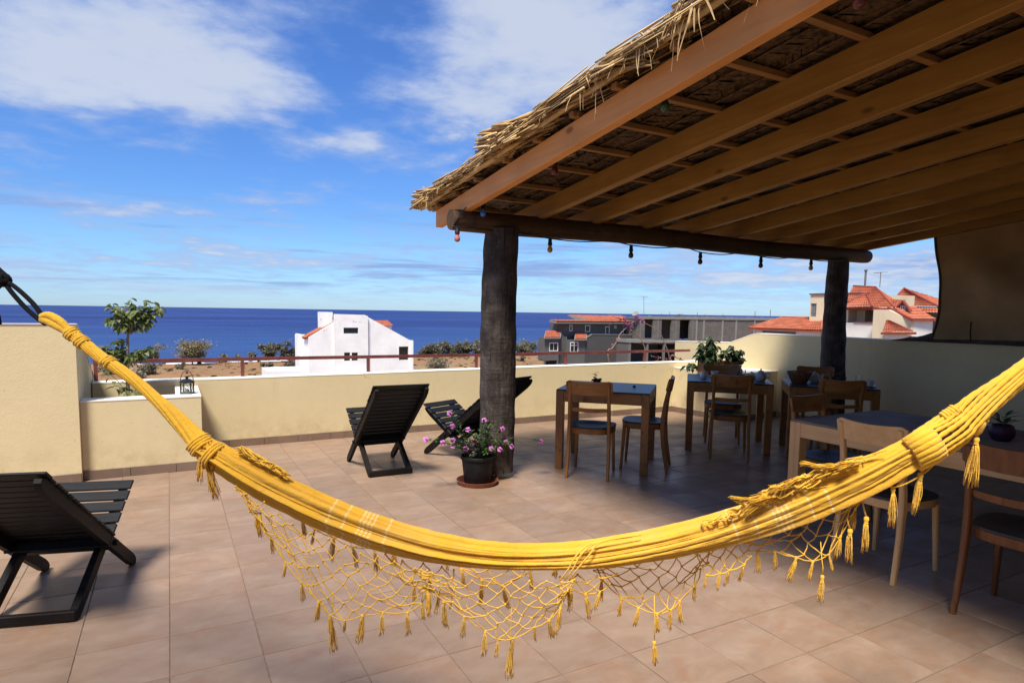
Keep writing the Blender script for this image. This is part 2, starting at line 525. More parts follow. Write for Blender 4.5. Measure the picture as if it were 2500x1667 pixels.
    plain('rock', (.075, .062, .055), .9, .4, 1.5, .8, 4, .2, 'World', bdist=.1)


make_materials()

# ------------------------------------------------------------------ geometry helpers
V = Vector


def lerp(a, b, t):
    return a + (b - a) * t


class MB:
    def __init__(self):
        self.v = []
        self.f = []
        self.att = {}

    def add(self, verts, faces):
        o = len(self.v)
        self.v += [V(q) for q in verts]
        self.f += [tuple(i + o for i in fc) for fc in faces]
        return self

    def box(self, lo, hi):
        x0, y0, z0 = lo
        x1, y1, z1 = hi
        return self.add([(x0, y0, z0), (x1, y0, z0), (x1, y1, z0), (x0, y1, z0), (x0, y0, z1), (x1, y0, z1), (x1, y1, z1), (x0, y1, z1)],
                        [(3, 2, 1, 0), (4, 5, 6, 7), (0, 1, 5, 4), (1, 2, 6, 5), (2, 3, 7, 6), (3, 0, 4, 7)])

    def cbox(self, size, M=None, ch=.004):
        """chamfered box centred on M"""
        h = [s / 2 for s in size]
        ch = min(ch, min(h) * .6)
        idx = {}
        vs = []
        for sx in (-1, 1):
            for sy in (-1, 1):
                for sz in (-1, 1):
                    s = (sx, sy, sz)
                    for a in range(3):
                        p = [s[k] * (h[k] if k == a else h[k] - ch) for k in range(3)]
                        idx[(s, a)] = len(vs)
                        vs.append(V(p))
        fs = []
        for a in range(3):
            b, c = (a + 1) % 3, (a + 2) % 3
            for sg in (-1, 1):
                q = []
                for (sb, s2) in ((-1, -1), (1, -1), (1, 1), (-1, 1)):
                    s = [0, 0, 0]
                    s[a], s[b], s[c] = sg, sb, s2
                    q.append(idx[(tuple(s), a)])
                fs.append(tuple(q if sg > 0 else q[::-1]))
            for sb in (-1, 1):
                for s2 in (-1, 1):
                    lo = [0, 0, 0]
                    hi = [0, 0, 0]
                    lo[a], hi[a] = -1, 1
                    lo[b] = hi[b] = sb
                    lo[c] = hi[c] = s2
                    lo, hi = tuple(lo), tuple(hi)
                    fs.append((idx[(lo, b)], idx[(hi, b)], idx[(hi, c)], idx[(lo, c)]))
        for sx in (-1, 1):
            for sy in (-1, 1):
                for sz in (-1, 1):
                    s = (sx, sy, sz)
                    fs.append((idx[(s, 0)], idx[(s, 1)], idx[(s, 2)]))
        if M is not None:
            vs = [M @ q for q in vs]
        return self.add(vs, fs)

    def beam(self, p0, p1, w, h, up=(0, 0, 1), ch=.004):
        p0, p1 = V(p0), V(p1)
        t = (p1 - p0)
        L = t.length
        t.normalize()
        s = t.cross(V(up)).normalized()
        u = s.cross(t)
        c = (p0 + p1) / 2
        M = Matrix(((t.x, s.x, u.x, c.x), (t.y, s.y, u.y, c.y), (t.z, s.z, u.z, c.z), (0, 0, 0, 1)))
        return self.cbox((L, w, h), M, ch)

    def loft(self, rings, closed=True, caps=True):
        o = len(self.v)
        n = len(rings[0])
        for r in rings:
            self.v += [V(q) for q in r]
        for i in range(len(rings) - 1):
            for j in range(n if closed else n - 1):
                k = (j + 1) % n
                self.f.append((o + i * n + j, o + i * n + k, o + (i + 1) * n + k, o + (i + 1) * n + j))
        if caps and closed:
            self.f.append(tuple(o + j for j in range(n))[::-1])
            self.f.append(tuple(o + (len(rings) - 1) * n + j for j in range(n)))
        return self

    def tube(self, pts, r, n=6, caps=True):
        pts = [V(p) for p in pts]
        rings = []
        nrm = None
        for i, p in enumerate(pts):
            t = (pts[min(i + 1, len(pts) - 1)] - pts[max(i - 1, 0)])
            if t.length < 1e-9:
                t = V((0, 0, 1))
            t.normalize()
            if nrm is None:
                a = V((0, 0, 1)) if abs(t.z) < .9 else V((1, 0, 0))
                nrm = (a - t * a.dot(t)).normalized()
            else:
                nrm = nrm - t * nrm.dot(t)
                if nrm.length < 1e-6:
                    nrm = t.orthogonal()
                nrm.normalize()
            b = t.cross(nrm)
            rr = r[i] if isinstance(r, (list, tuple)) else r
            rings.append([p + (nrm * math.cos(2 * math.pi * k / n) + b * math.sin(2 * math.pi * k / n)) * rr for k in range(n)])
        return self.loft(rings, True, caps)

    def lathe(self, prof, n=20, c=(0, 0, 0), ax=None, caps=False):
        """prof: list of (radius, z)"""
        rings = [[V((c[0] + r * math.cos(2 * math.pi * k / n), c[1] + r * math.sin(2 * math.pi * k / n), c[2] + z)) for k in range(n)] for r, z in prof]
        return self.loft(rings, True, caps)

    def prism(self, poly, d):
        """planar polygon extruded by vector d"""
        n = len(poly)
        d = V(d)
        vs = [V(q) for q in poly] + [V(q) + d for q in poly]
        fs = [tuple(range(n))[::-1], tuple(range(n, 2 * n))] + [(i, (i + 1) % n, n + (i + 1) % n, n + i) for i in range(n)]
        return self.add(vs, fs)

    def quad(self, a, b, c, d):
        return self.add([a, b, c, d], [(0, 1, 2, 3)])

    def mesh(self, name, smooth=False, recalc=True, angle=None):
        me = bpy.data.meshes.new(name)
        me.from_pydata([tuple(q) for q in self.v], [], self.f)
        if recalc:
            bm = bmesh.new()
            bm.from_mesh(me)
            bmesh.ops.recalc_face_normals(bm, faces=bm.faces)
            bm.to_mesh(me)
            bm.free()
        for k, vals in self.att.items():
            at = me.attributes.new(k, 'FLOAT', 'POINT')
            at.data.foreach_set('value', vals)
        if smooth:
            me.polygons.foreach_set('use_smooth', [True] * len(me.polygons))
            if angle:
                try:
                    me.set_sharp_from_angle(angle=math.radians(angle))
                except Exception:
                    pass
        me.update()
        return me

    def build(self, name, mat, parent=None, smooth=False, recalc=True, origin=None, angle=None):
        if origin is not None:
            o = V(origin)
            self.v = [q - o for q in self.v]
        me = self.mesh(name, smooth, recalc, angle)
        me.materials.append(MATS[mat])
        return link(name, me, parent)


def link(name, me, parent=None, loc=None, rot=None):
    ob = bpy.data.objects.new(name, me)
    col.objects.link(ob)
    if parent is not None:
        ob.parent = parent
    if loc is not None:
        ob.location = loc
    if rot is not None:
        ob.rotation_euler = rot
    return ob


def tag(o, label=None, cat=None, group=None, kind=None):
    if label:
        o['label'] = label
    if cat:
        o['category'] = cat
    if group:
        o['group'] = group
    if kind:
        o['kind'] = kind
    return o


def thing(name, loc, label, cat, group=None, rz=0.0):
    o = bpy.data.objects.new(name, None)
    o.empty_display_size = .1
    col.objects.link(o)
    o.location = loc
    o.rotation_euler = (0, 0, rz)
    return tag(o, label, cat, group)


def copy_tree(o, parent=None):
    c = o.copy()
    col.objects.link(c)
    c.parent = parent
    for ch in list(o.children):
        copy_tree(ch, c)
    return c


def proj(p):
    d = V(p) - CAM
    z = d.dot(_f)
    if z < .05:
        return None
    return (CX + FPX * d.dot(CR_) / z, CY - FPX * d.dot(CU_) / z)


def catmull(pts, n):
    """n samples through points (tuples of any length)"""
    P = [tuple(q) for q in pts]
    m = len(P) - 1
    out = []
    for i in range(n):
        t = i / (n - 1) * m
        k = min(int(t), m - 1)
        u = t - k
        p0, p1, p2, p3 = P[max(k - 1, 0)], P[k], P[k + 1], P[min(k + 2, m)]
        out.append(tuple(.5 * ((2 * b) + (c - a) * u + (2 * a - 5 * b + 4 * c - d) * u * u + (3 * b - a - 3 * c + d) * u ** 3) for a, b, c, d in zip(p0, p1, p2, p3)))
    return out


def rot_to(d):
    """euler that takes +Z to d"""
    return V(d).to_track_quat('Z', 'Y').to_euler()


# ------------------------------------------------------------------ the setting: ground, sea, terrace floor
GZ = -7.0


def build_ground():
    random.seed(3)
    mb = MB()
    xs = [-400, -250, -150, -90] + [-60 + i * 3 for i in range(65)] + [160, 220, 320, 480, 700]
    ys = [-60, -20, 7.6] + [12 + i * 3 for i in range(33)] + [109.5, 111, 112.5, 114.5, 118]
    from mathutils import noise as mn
    for y in ys:
        for x in xs:
            z = GZ + .28 * mn.noise(V((x * .06, y * .06, 0))) + .10 * mn.noise(V((x * .3, y * .3, 3)))
            shore = 112.0 + 1.2 * math.sin(x * .05) + .8 * mn.noise(V((x * .12, 0, 9)))
            if y > shore - 3:
                z -= .42 * (y - shore + 3)
            mb.v.append(V((x, y, z)))
    nx = len(xs)
    for j in range(len(ys) - 1):
        for i in range(nx - 1):
            mb.f.append((j * nx + i, j * nx + i + 1, (j + 1) * nx + i + 1, (j + 1) * nx + i))
    tag(mb.build('ground', 'earth', None, True, False), kind='structure')
    mb = MB()
    ys = [100, 150, 250, 500, 1200, 4000, 12000, 40000]
    xs = [-40000, -8000, -1500, -400, -100, 0, 100, 400, 1500, 8000, 40000]
    for y in ys:
        for x in xs:
            mb.v.append(V((x, y, -8.0)))
    nx = len(xs)
    for j in range(len(ys) - 1):
        for i in range(nx - 1):
            mb.f.append((j * nx + i, j * nx + i + 1, (j + 1) * nx + i + 1, (j + 1) * nx + i))
    tag(mb.build('sea', 'sea', None, False, False), kind='structure')
    # the line of surf
    mb = MB()
    for row in range(3):
        pts = []
        for i in range(420):
            x = -60 + i * .5
            y = 112.4 + row * 2.1 + 1.2 * math.sin(x * .05) + .9 * mn.noise(V((x * .18, row * 7.0, 2)))
            w = max(0, (1.25 - .3 * row) * (.4 + 1.6 * mn.noise(V((x * .22, row * 5.0, 8))) + (.5 if row == 0 else -.05)))
            pts.append((x, y, w))
        for a, b in zip(pts, pts[1:]):
            if a[2] > .05 and b[2] > .05:
                zt = -7.99
                mb.add([(a[0], a[1] - a[2], zt), (b[0], b[1] - b[2], zt), (b[0], b[1], zt + .32), (a[0], a[1], zt + .32), (a[0], a[1] + a[2] * .8, zt), (b[0], b[1] + b[2] * .8, zt)],
                       [(0, 1, 2, 3), (3, 2, 5, 4)])
    tag(mb.build('surf', 'foam', None, True, False), kind='structure')
    # dry tufts all over the plain: nobody could count them
    mb = MB()
    random.seed(11)
    for k in range(1300):
        y = 40 + 72 * math.sqrt(random.random())
        x = random.uniform(-.2, .95) * y
        h = random.uniform(.05, .16) if random.random() < .8 else random.uniform(.15, .4)
        z = GZ + .28 * mn.noise(V((x * .06, y * .06, 0))) - .05
        for q in range(5):
            a = random.uniform(0, 6.28)
            w = random.uniform(.15, .5)
            dx, dy = math.cos(a) * w, math.sin(a) * w
            lx, ly = random.uniform(-.15, .15), random.uniform(-.15, .15)
            mb.add([(x - dx, y - dy, z), (x + dx, y + dy, z), (x + lx + dx * .5, y + ly + dy * .5, z + h), (x + lx - dx * .6, y + ly - dy * .6, z + h * .8)], [(0, 1, 2, 3)])
    tag(mb.build('dry_grass', 'leaf_dry', None, False, False), 'tufts of dry grass scattered over the brown plain', 'grass', kind='stuff')
    # rocks at the water's edge
    random.seed(5)
    mb = MB()
    for k in range(150):
        x = random.uniform(40, 95)
        y = 111.5 + 1.2 * math.sin(x * .05) + random.uniform(-1.2, 2.2)
        r = random.uniform(.15, .55)
        mb.add([(x - r, y - r * .6, -8), (x + r * .8, y - r, -8), (x + r, y + r * .7, -8), (x - r * .7, y + r, -8), (x + random.uniform(-.2, .2) * r, y, -8 + r * random.uniform(1.2, 2.2))],
               [(0, 1, 4), (1, 2, 4), (2, 3, 4), (3, 0, 4)])
    tag(mb.build('shore_rocks', 'rock', None, False, True), 'dark rocks strewn along the water edge', 'rocks', kind='stuff')


build_ground()

TS = .3465
TX0, TY0 = -.040, 2.706


def build_floor():
    mb = MB()
    mb.box((-5, -4, GZ - .3), (8.0, 7.3, -.004))
    slab = tag(mb.build('terrace_floor', 'grout'), kind='structure')
    g = .0035
    t = MB().add([(-TS / 2 + g / 2, -TS / 2 + g / 2, -.003), (TS / 2 - g / 2, -TS / 2 + g / 2, -.003), (TS / 2 - g / 2, TS / 2 - g / 2, -.003), (-TS / 2 + g / 2, TS / 2 - g / 2, -.003)] +
                 [(sx * (TS / 2 - g / 2 - .0015), sy * (TS / 2 - g / 2 - .0015), 0) for sx, sy in ((-1, -1), (1, -1), (1, 1), (-1, 1))],
                 [(4, 5, 6, 7), (0, 1, 5, 4), (1, 2, 6, 5), (2, 3, 7, 6), (3, 0, 4, 7)])
    tm = t.mesh('tile', False, False)
    tm.materials.append(MATS['floor_tile'])
    cells = []
    for i in range(-12, 23):
        for j in range(-18, 13):
            c = V((TX0 + (i + .5) * TS, TY0 + (j + .5) * TS, 0))
            if c.y > 7.1 or c.x > 7.8 or c.x < -4 or c.y < -3.5:
                continue
            p = proj(c)
            vis = 0
            if p and -120 < p[0] < 2620 and p[1] < 1760 and c.y > .2:
                q = [proj(c + V((a, b, 0))) for a, b in ((-TS / 2, 0), (TS / 2, 0), (0, -TS / 2), (0, TS / 2))]
                if all(q):
                    vis = abs((q[1][0] - q[0][0]) * (q[3][1] - q[2][1]) - (q[1][1] - q[0][1]) * (q[3][0] - q[2][0]))
            cells.append((vis, c))
    cells.sort(key=lambda q: -q[0])
    rest = MB()
    random.seed(2)
    for k, (vis, c) in enumerate(cells):
        dz = random.uniform(-.0006, .0006)
        if k < 300 and vis > 0:
            o = link('tile', tm, slab, (c.x, c.y, dz))
        else:
            rest.add([q + c + V((0, 0, dz)) for q in t.v], t.f)
    tag(rest.build('tile_field', 'floor_tile', slab, False, False), kind='stuff')


build_floor()


def skirting(parent, p0, p1, n, org, phase=0.0, h=.078):
    """individual skirting tiles along the foot of a wall; n points out of the wall"""
    p0, p1, n = V(p0), V(p1), V(n)
    t = (p1 - p0)
    L = t.length
    t.normalize()
    a = -phase * TS
    while a < L - .01:
        b = min(a + TS, L)
        a0 = max(a, 0)
        if b - a0 > .02:
            c = p0 + t * ((a0 + b) / 2) + n * .007 + V((0, 0, h / 2 + .001))
            M = Matrix(((t.x, n.x, 0, c.x), (t.y, n.y, 0, c.y), (0, 0, 1, c.z), (0, 0, 0, 1)))
            mb = MB().cbox((b - a0 - .003, .013, h), M, .002)
            mb.build('skirting_tile', 'skirting_tile', parent, origin=org)
        a += TS


def roughen(mb, amt=.003, seed=1, keep=None):
    from mathutils import noise as mn
    for i, q in enumerate(mb.v):
        mb.v[i] = q + V((mn.noise(q * 2.3 + V((seed, 0, 0))), mn.noise(q * 2.1 + V((0, seed, 5))), mn.noise(q * 2.7 + V((3, 0, seed))))) * amt


def walls():
    # front parapet with coping, under the rail
    o = (3, 7.2, 0)
    w = thing('parapet_wall', o, 'long low cream parapet wall between the terrace and the sea view', 'wall')
    mb = MB()
    xs = [-.66 + i * .5 for i in range(17)]
    rings = []
    for x in xs:
        x = min(x, 7.3)
        dz = .018 * max(0, min(1, (x - 1) / 4))
        rings.append([(x, 7.10, -.2), (x, 7.30, -.2), (x, 7.30, .713 + dz), (x, 7.10, .713 + dz)])
    mb.loft(rings)
    mb.build('wall_body', 'cream_render', w, origin=o)
    mb = MB()
    rings = []
    for i, x in enumerate(xs):
        x = min(x, 7.3)
        dz = .018 * max(0, min(1, (x - 1) / 4)) + .002 * math.sin(i * 2.1)
        rings.append([(x, 7.098, .713 + dz), (x, 7.304, .713 + dz), (x, 7.304, .7225 + dz), (x, 7.20, .7245 + dz), (x, 7.098, .7215 + dz)])
    mb.loft(rings)
    mb.build('coping', 'cream_coping', w, origin=o)
    skirting(w, (.235, 7.10, 0), (6.62, 7.10, 0), (0, -1, 0), o, .2)
    # left planter box
    o = (-.2, 6.6, 0)
    w = thing('planter_box', o, 'low cream planter box with white rim in the left corner', 'planter')
    mb = MB()
    mb.box((-.668, 6.22, -.1), (.23, 6.40, .654))
    mb.box((.05, 6.40, -.1), (.23, 7.098, .654))
    mb.build('planter_wall', 'cream_render', w, origin=o)
    mb = MB()
    mb.prism([(-.668, 6.217, .654), (.233, 6.217, .654), (.233, 7.09, .654), (.030, 7.09, .654), (.030, 6.425, .654), (-.668, 6.425, .654)], (0, 0, .009))
    mb.build('rim', 'cream_coping', w, origin=o)
    mb = MB()
    nx = 12
    random.seed(4)
    for j in range(8):
        for i in range(nx):
            mb.v.append(V((-.668 + i * .72 / (nx - 1), 6.40 + j * .70 / 7, .50 + random.uniform(-.02, .02))))
    for j in range(7):
        for i in range(nx - 1):
            mb.f.append((j * nx + i, j * nx + i + 1, (j + 1) * nx + i + 1, (j + 1) * nx + i))
    mb.build('soil', 'soil', w, True, False, origin=o)
    skirting(w, (-.668, 6.22, 0), (.23, 6.22, 0), (0, -1, 0), o, .02)
    skirting(w, (.23, 6.22, 0), (.23, 7.09, 0), (1, 0, 0), o, .3)
    # tall bulkhead on the left, its top falling away to the sea
    o = (-2.5, 6.8, 0)
    w = thing('bulkhead_wall', o, 'tall cream wall block at the left edge with sloping back', 'wall')
    prof = [(6.15, -.1), (7.9, -.1), (7.9, .47), (7.6, .63), (6.28, 1.291), (6.15, 1.291)]
    mb = MB().prism([(-5, y, z) for y, z in prof], (4.33, 0, 0))
    mb.build('wall_body', 'cream_render', w, origin=o)
    mb = MB().prism([(-5, 6.147, 1.2912), (-5, 6.285, 1.2912), (-5, 7.62, .632), (-5, 7.91, .467), (-5, 7.91, .489), (-5, 7.62, .646), (-5, 6.29, 1.302), (-5, 6.142, 1.302)], (4.335, 0, 0))
    mb.build('coping', 'cream_coping', w, origin=o)
    skirting(w, (-2.7, 6.15, 0), (-.67, 6.15, 0), (0, -1, 0), o, .1)
    # low planter in the right corner, its front running askew to the terrace
    o = (7, 6.4, 0)
    w = thing('corner_planter', o, 'low cream masonry planter in the right corner behind the tables', 'planter')
    base = [(6.62, 7.098), (6.66, 6.45), (6.80, 5.98), (7.70, 6.10), (7.70, 7.098)]
    mb = MB().prism([(x, y, -.1) for x, y in base], (0, 0, .754))
    mb.build('planter_wall', 'cream_render', w, origin=o)
    big = [(6.617, 7.09), (6.657, 6.449), (6.798, 5.977), (7.70, 6.097), (7.70, 7.09)]
    mb = MB().prism([(x, y, .654) for x, y in big], (0, 0, .009))
    mb.build('rim', 'cream_coping', w, origin=o)
    skirting(w, (6.62, 7.09, 0), (6.66, 6.45, 0), (-1, -.05, 0), o)
    skirting(w, (6.66, 6.45, 0), (6.80, 5.98, 0), (-.957, -.285, 0), o)
    skirting(w, (6.80, 5.98, 0), (7.69, 6.10, 0), (.134, -.99, 0), o)
    # tall right-hand wall: level, then sloping down to the neighbour's side
    o = (7.8, 3, 0)
    w = thing('side_wall', o, 'high cream side wall running under the thatched roof on the right', 'wall')
    path = [(7.58, 8.10), (7.60, 7.4), (7.63, 6.9), (7.69, 6.2), (7.735, 5.4), (7.75, 4.5), (7.75, 2), (7.75, -3.6)]

    def top(y):
        if y > 6.95:
            return 1.015 - .03 * (y - 6.95)
        if y > 6.52:
            return lerp(1.172, 1.015, (y - 6.52) / .43)
        return 1.172 - .012 * (6.52 - y) / 3
    pts = catmull([(x, y) for x, y in path], 60)
    rings = []
    rc = []
    for x, y in pts:
        z = top(y)
        rings.append([(x, y, -.1), (x + .2, y, -.1), (x + .2, y, z + .01), (x, y, z + .01)])
        rc.append([(x - .003, y, z + .01), (x + .203, y, z + .01), (x + .203, y, z + .02), (x - .003, y, z + .02)])
    MB().loft(rings).build('wall_body', 'cream_render', w, origin=o)
    MB().loft(rc).build('coping', 'cream_coping', w, origin=o)
    prev = None
    k = 0
    for x, y in pts:
        if y < 6.05 and y > .5:
            if prev and (V((x, y, 0)) - prev).length > .33:
                d = (V((x, y, 0)) - prev).normalized()
                skirting(w, prev, (x, y, 0), (-abs(d.y), d.x * (1 if d.y < 0 else -1) * 0, 0), o)
                prev = V((x, y, 0))
            elif not prev:
                prev = V((x, y, 0))
    # rail on the parapet
    o = (3, 7.25, .72)
    r = thing('railing', o, 'thin dark red metal railing on top of the parapet wall', 'railing')
    pr_ = MB()
    pr_.loft([[(x, y - .014, z), (x, y + .014, z), (x, y + .014, z + .036), (x, y - .014, z + .036)] for x, y, z in
              [(-.66, 7.255, .893), (.66, 7.262, .891), (2.03, 7.262, .885), (3.43, 7.262, .880), (4.76, 7.262, .878), (6.17, 7.262, .880), (7.1, 7.262, .880)]])
    pr_.build('rail', 'rail_paint', r, origin=o)
    for x in (-.64, .674, 2.036, 3.436, 4.80, 6.20):
        MB().cbox((.032, .032, .175), Matrix.Translation((x, 7.262, .803)), .002).build('post', 'rail_paint', r, origin=o)


walls()


def added_house_behind():
    """unseen house walls and slats, added behind the photographer to cut the light"""
    mb = MB()
    mb.box((2.72, -4, .001), (9, .72, 3.6))  # unseen house block added to darken the space under the thatch
    tag(mb.build('unseen_house_wall', 'cream_render'), kind='structure')
    mb = MB()
    mb.box((-5, -4, 0.001), (2.71, -2.2, 4.2))  # unseen wall added behind the camera to hold back light
    tag(mb.build('unseen_house_front', 'cream_render'), kind='structure')
    # unseen slats added to dim the hammock's left end, gaps widening for a soft edge
    mb = MB()
    y = -2.15
    while y < 2.3:
        gap = .075 + .11 * max(0, (y - .6) / 1.3)
        mb.box((-5, y, 2.98), (-.22, y + .055, 3.01))
        y += .055 + gap
    for x in (-4.9, -3, -1.2):
        mb.box((x, -2.19, 2.90), (x + .06, 2.3, 2.979))
    tag(mb.build('added_shade_slats', 'batten_wood'), kind='structure')

added_house_behind()

# ------------------------------------------------------------------ thatched roof
def rz_(y):
    return 2.237 + .1076 * (5.105 - y)          # underside of the rafters


RD = .142
SLOPE = V((0, -1, .1076)).normalized()


def canopy():
    random.seed(21)
    o = (4.8, 4.87, 0)
    c = thing('thatched_canopy', o, 'thatched roof on timber rafters and palm trunk posts over the tables', 'canopy')
    from mathutils import noise as mn
    # posts
    for (x, y, r0, r1, lean, ztop, seed) in ((2.49, 4.87, .158, .150, .05, 2.15, 1), (7.13, 4.87, .15, .118, .0, 2.15, 2)):
        rings = []
        n = 26
        for i in range(46):
            t = i / 45
            z = .05 + t * (ztop - .05)
            r = lerp(r0, r1, t) * (1 + .035 * math.sin(z * 26 + seed) * .5 + .05 * mn.noise(V((0, seed * 3, z * 3))))
            if t > .97:
                r *= .97
            cx = x + lean * t + .018 * math.sin(z * 2.2 + seed)
            cy_ = y + .012 * math.sin(z * 1.7 + seed * 2)
            rings.append([(cx + math.cos(a) * r * (1 + .05 * mn.noise(V((math.cos(a) * 2, math.sin(a) * 2, z * 5 + seed)))), cy_ + math.sin(a) * r * (1 + .05 * mn.noise(V((math.cos(a) * 2, math.sin(a) * 2, z * 5 + seed + 9)))), z) for a in [2 * math.pi * k / n for k in range(n)]])
        p = MB().loft(rings).build('post', 'palm_trunk', c, True, origin=o, angle=60)
        MB().tube([(x - .02, y - .08, 0), (x - .02, y - .08, .10)], .009, 8).build('foot_rod', 'rusty_metal', p, origin=o)
    # round beam across the posts
    rings = []
    n = 22
    for i in range(60):
        t = i / 59
        x = lerp(2.06, 7.66, t)
        r = lerp(.090, .082, t) * (1 + .05 * mn.noise(V((x * 1.3, 0, 0))))
        z = 2.205 - .012 * t + .008 * math.sin(x * 1.9)
        y = 4.87 + .012 * math.sin(x * 1.3)
        rr = [r * .93, r][1 if 0 < i < 59 else 0]
        rings.append([(x, y + rr * math.cos(a) * (1 + .03 * mn.noise(V((x, math.cos(a), math.sin(a))))), z + rr * math.sin(a) * (1 + .03 * mn.noise(V((x, math.cos(a) + 5, math.sin(a)))))) for a in [2 * math.pi * k / n for k in range(n)]])
    MB().loft(rings).build('log_beam', 'log_wood', c, True, origin=o, angle=50)
    # rafters
    RX = [2.185, 2.90, 3.47, 4.07, 4.68, 5.28, 5.87, 6.46, 7.02, 7.56]
    for k, x in enumerate(RX):
        y0, y1 = (5.42 if k == 0 else 5.34), (-2.15 if k < 2 else .70)
        w = .068
        mb = MB()
        rings = []
        for y in (y0, lerp(y0, y1, .5), y1):
            z = rz_(y)
            dx = random.uniform(-.004, .004)
            q = .004
            rings.append([(x - w / 2 + dx, y, z + q), (x - w / 2 + q + dx, y, z), (x + w / 2 - q + dx, y, z), (x + w / 2 + dx, y, z + q), (x + w / 2 + dx, y, z + RD), (x - w / 2 + dx, y, z + RD)])
        mb.loft(rings).build('rafter', 'fascia_wood' if k == 0 else 'rafter_wood', c, origin=o)
    # battens over the rafters
    for y in (5.30, 4.90, 4.50, 4.03, 3.60, 3.18, 2.78, 2.335, 1.90, 1.46, 1.02, .58, .14, -.3, -.75, -1.2, -1.65):
        z = rz_(y) + RD
        MB().beam((2.10, y, z + .017), (7.68, y, z + .017), .045, .032, (0, 0, 1), .002).build('batten', 'batten_wood', c, origin=o)
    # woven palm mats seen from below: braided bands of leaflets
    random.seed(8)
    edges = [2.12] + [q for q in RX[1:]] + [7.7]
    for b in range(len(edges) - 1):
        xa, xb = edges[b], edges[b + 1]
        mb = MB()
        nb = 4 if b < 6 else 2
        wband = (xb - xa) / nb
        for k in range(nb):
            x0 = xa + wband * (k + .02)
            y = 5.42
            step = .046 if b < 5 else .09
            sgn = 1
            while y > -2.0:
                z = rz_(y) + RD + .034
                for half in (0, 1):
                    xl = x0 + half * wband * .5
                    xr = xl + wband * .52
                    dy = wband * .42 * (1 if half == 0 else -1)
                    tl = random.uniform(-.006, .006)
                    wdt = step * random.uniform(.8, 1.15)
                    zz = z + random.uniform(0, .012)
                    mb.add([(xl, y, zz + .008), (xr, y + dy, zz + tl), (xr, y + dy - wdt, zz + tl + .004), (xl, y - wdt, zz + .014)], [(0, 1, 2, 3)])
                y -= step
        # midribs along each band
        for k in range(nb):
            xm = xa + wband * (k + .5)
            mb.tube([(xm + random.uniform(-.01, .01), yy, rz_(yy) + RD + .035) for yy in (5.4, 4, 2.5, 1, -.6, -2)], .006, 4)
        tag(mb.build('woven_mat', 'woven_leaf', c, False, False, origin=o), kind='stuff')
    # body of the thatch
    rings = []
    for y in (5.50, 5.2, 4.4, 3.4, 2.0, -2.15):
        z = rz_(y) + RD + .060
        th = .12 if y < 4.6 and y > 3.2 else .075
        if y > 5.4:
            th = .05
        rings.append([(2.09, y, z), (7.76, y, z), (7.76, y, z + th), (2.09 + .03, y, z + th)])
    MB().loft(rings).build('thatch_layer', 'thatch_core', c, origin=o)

    # straws: courses whose cut ends face down the slope
    def straw(mb, p, d, L, r):
        d = d.normalized()
        s = d.orthogonal().normalized()
        t = d.cross(s)
        bend = s * random.uniform(-.05, .05) * L + V((0, 0, -.02 * L))
        q = []
        for k in range(3):
            f = k / 2
            cc = p + d * L * f + bend * f * f
            rr = r * (1 - .35 * f)
            q.append([cc + (s * math.cos(a) + t * math.sin(a)) * rr for a in (0, 2.09, 4.19)])
        mb.loft(q)

    courses = [(5.68, 1.1, .15, 1.0), (5.25, .9, .11, .5), (4.34, 1.15, .21, 1.0), (4.05, .9, .16, .6), (3.55, 1.0, .11, .45), (2.95, .9, .09, .6), (2.35, 1.0, .09, .5), (1.75, 1.0, .09, .5), (1.1, 1.0, .08, .4), (.4, 1.0, .08, .3)]
    for ci, (y0, L, th, dens) in enumerate(courses):
        mb = MB()
        mp = MB()
        zb = rz_(y0) + RD + .085
        # dense near the open edge, thinner inward
        for k in range(int(260 * dens)):
            x = 2.02 + abs(random.gauss(0, .16))
            h = random.random()
            y = y0 + random.uniform(-.10, .03) - h * .10
            p = V((x, y, zb + h * th - .01))
            LL = L * random.uniform(.35, .8)
            d = SLOPE + V((random.uniform(-.05, .12), 0, random.uniform(-.05, .015) - .55 * h * th / LL))
            straw(mb if random.random() < .7 else mp, p, d, LL, random.uniform(.006, .0125))
        for k in range(int(200 * dens) if ci < 4 else 60):
            x = random.uniform(2.3, 7.75)
            h = random.random()
            p = V((x, y0 + random.uniform(-.08, .03) - h * .08, zb + h * th * .9))
            d = SLOPE + V((random.uniform(-.12, .12), 0, random.uniform(-.05, .08)))
            straw(mb, p, d, L * random.uniform(.5, 1), random.uniform(.005, .011))
        # ragged ones lying along the edge
        for k in range(26):
            yy = y0 - random.uniform(.1, 1.0)
            p = V((2.03 + random.uniform(-.03, .06), yy, rz_(yy) + RD + .08 + random.uniform(0, .06)))
            straw(mp, p, SLOPE + V((random.uniform(-.12, .14), 0, random.uniform(-.08, .04))), random.uniform(.3, .7), random.uniform(.003, .007))
        tag(mb.build('straw_course', 'straw', c, True, False, origin=o), kind='stuff')
        tag(mp.build('straw_course', 'straw_pale', c, True, False, origin=o), kind='stuff')
    # pole bound along the edge under the straw, and its ties
    MB().tube([(2.075, y, rz_(y) + RD + .055) for y in (5.55, 4, 2.5, 1, -2)], .017, 8).build('edge_pole', 'straw_pale', c, True, origin=o)
